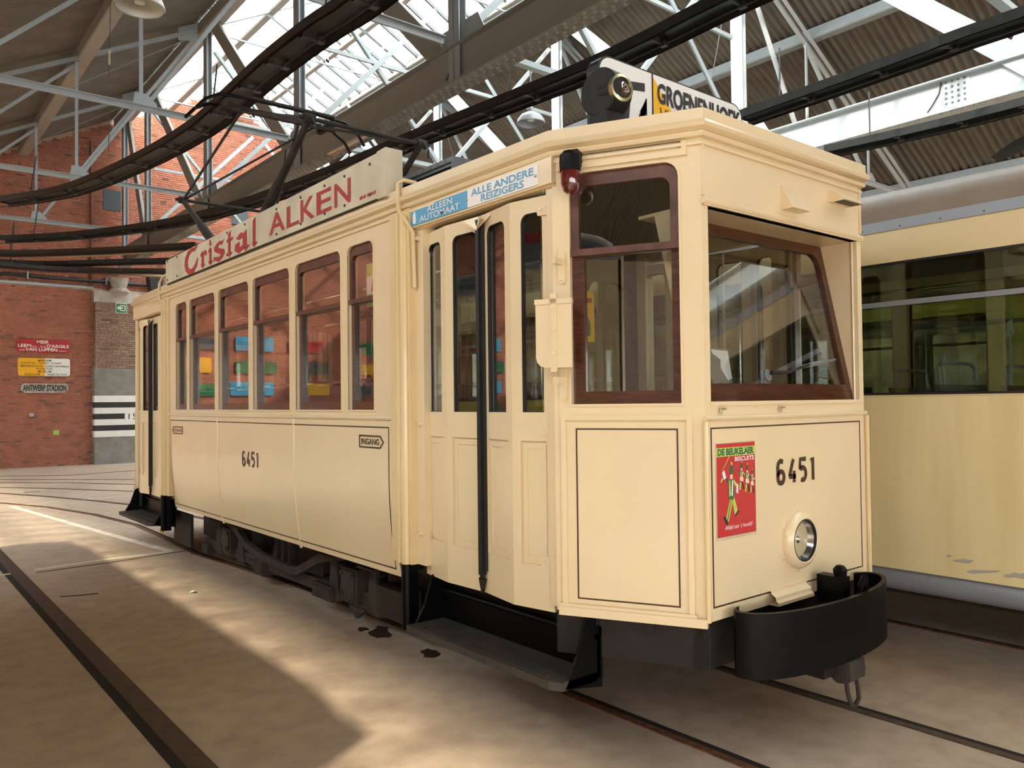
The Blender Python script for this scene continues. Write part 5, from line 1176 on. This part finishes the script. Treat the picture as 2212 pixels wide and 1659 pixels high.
# flaking paint along the lower edge of that tram
FT = face((5.43, 0, 0), (0, -1, 0), (-1, 0, 0))
rnd = random.Random(4)
for (u, v, w, h) in ((2085, 1213, 26, 6), (2130, 1235, 40, 5), (2195, 1243, 30, 8), (2050, 1201, 6, 3)):
    pl = []
    for k in range(11):
        a = 2 * PI * k / 11; f = rnd.uniform(.5, 1.2); q = onx(u + w * f * math.cos(a), v + h * f * math.sin(a), 5.43); pl.append((-q.y, max(q.z, .545)))
    MB().plate(FT, pl, .0015, 0).build('bare_patch', 'peel', t2)
q = onx(2185, 320, 6.0)
m = MB(); m.prism([(q.x, q.y + .13, q.z - .03), (q.x, q.y - .16, q.z + .05), (q.x, q.y - .16, q.z + .08), (q.x, q.y - .02, q.z + .05)], (.16, 0, 0)); m.tube([(q.x + .08, q.y - .13, 3.1), (q.x + .08, q.y - .13, q.z + .16)], .03, 10); m.prism([(q.x, q.y + .08, 3.15), (q.x, q.y - .2, 3.15), (q.x, q.y - .2, 3.2)], (.16, 0, 0)); m.build('roof_fitting', 'black_matte', t2)
# cardboard sign on a stick inside it
q = onx(2182, 715, 6.9); m = MB(); m.tube([(q.x, q.y, .9), q], .01, 6); m.prism([(q.x - .07, q.y, q.z - .05), (q.x + .09, q.y, q.z - .02), (q.x + .05, q.y, q.z + .1), (q.x - .06, q.y, q.z + .06)], (0, .01, 0)); m.build('paper_flag', 'paper_white', t2)
parked_tram(9.36, -2.0, 9.5, 1.05, 'yellow tram with pale green roof seen through the parked tram windows', ('tram_yellow', 'tram_yellow', 'tram_green_roof', 'glass'),
            [(-1.6, .2), (.4, 1.6), (3.0, 4.4), (4.6, 6.0), (6.2, 7.6), (7.8, 9.2)], ztop=2.5, seats=False)
parked_tram(-2.38, 1.7, 9.4, 1.07, 'cream tram on the next track, seen only as a reflection and a shadow', ('tram_yellow', 'tram_upper', 'roof_grey', 'glass'),
            [(2.3, 3.2), (3.35, 4.3), (4.45, 5.4), (5.55, 6.5), (6.65, 7.6), (7.75, 8.7)], ztop=2.6, red_board=True, zo=.28)

# enamel route signs on the part of the far wall that the saloon windows reflect
rs = random.Random(11)
cols = ['red_sign', 'yellow_sign', 'blue_sign', 'white_sign', 'slate_panel', 'green_sign']
words = {'red_sign': 'red', 'yellow_sign': 'yellow', 'blue_sign': 'blue', 'white_sign': 'white', 'slate_panel': 'slate grey', 'green_sign': 'green'}
rows_ = ['top row', 'second row', 'third row', 'lowest row']; colsn = ['first', 'second', 'third', 'fourth', 'fifth', 'sixth', 'seventh']
for r in range(4):
    for c in range(7):
        x = -13.4 + c * 1.95 + rs.uniform(-.15, .15); z = 3.5 - r * .75; mt_ = cols[(c * 2 + r * 3 + rs.randint(0, 1)) % 6]
        m = MB(); m.plate(face((0, YB, 0), (1, 0, 0), (0, -1, 0)), rrect(x, x + rs.uniform(1.0, 1.5), z, z + rs.uniform(.32, .5), .07, .07), .04, 0)
        tag(m.build('enamel_sign', mt_), '%s enamel sign mirrored in the tram windows, %s of the %s' % (words[mt_], colsn[c], rows_[r]), 'sign', 'enamel signs on the reflected wall')

# ------------------------------------------------------------------ set every thing's origin at its base
for o in [o for o in COL.objects if o.type == 'EMPTY' and o.parent is None]:
    lo = [1e9] * 3; hi = [-1e9] * 3
    for c in o.children_recursive:
        if c.type != 'MESH': continue
        M = Matrix.Identity(4); p = c
        while p is not None and p is not o: M = p.matrix_basis @ M; p = p.parent
        for b in c.bound_box:
            w = M @ Vector(b)
            for k in range(3): lo[k] = min(lo[k], w[k]); hi[k] = max(hi[k], w[k])
    loc = Vector(((lo[0] + hi[0]) / 2, (lo[1] + hi[1]) / 2, lo[2]))
    o.location = loc
    for c in o.children: c.matrix_parent_inverse = Matrix.Translation(-loc)
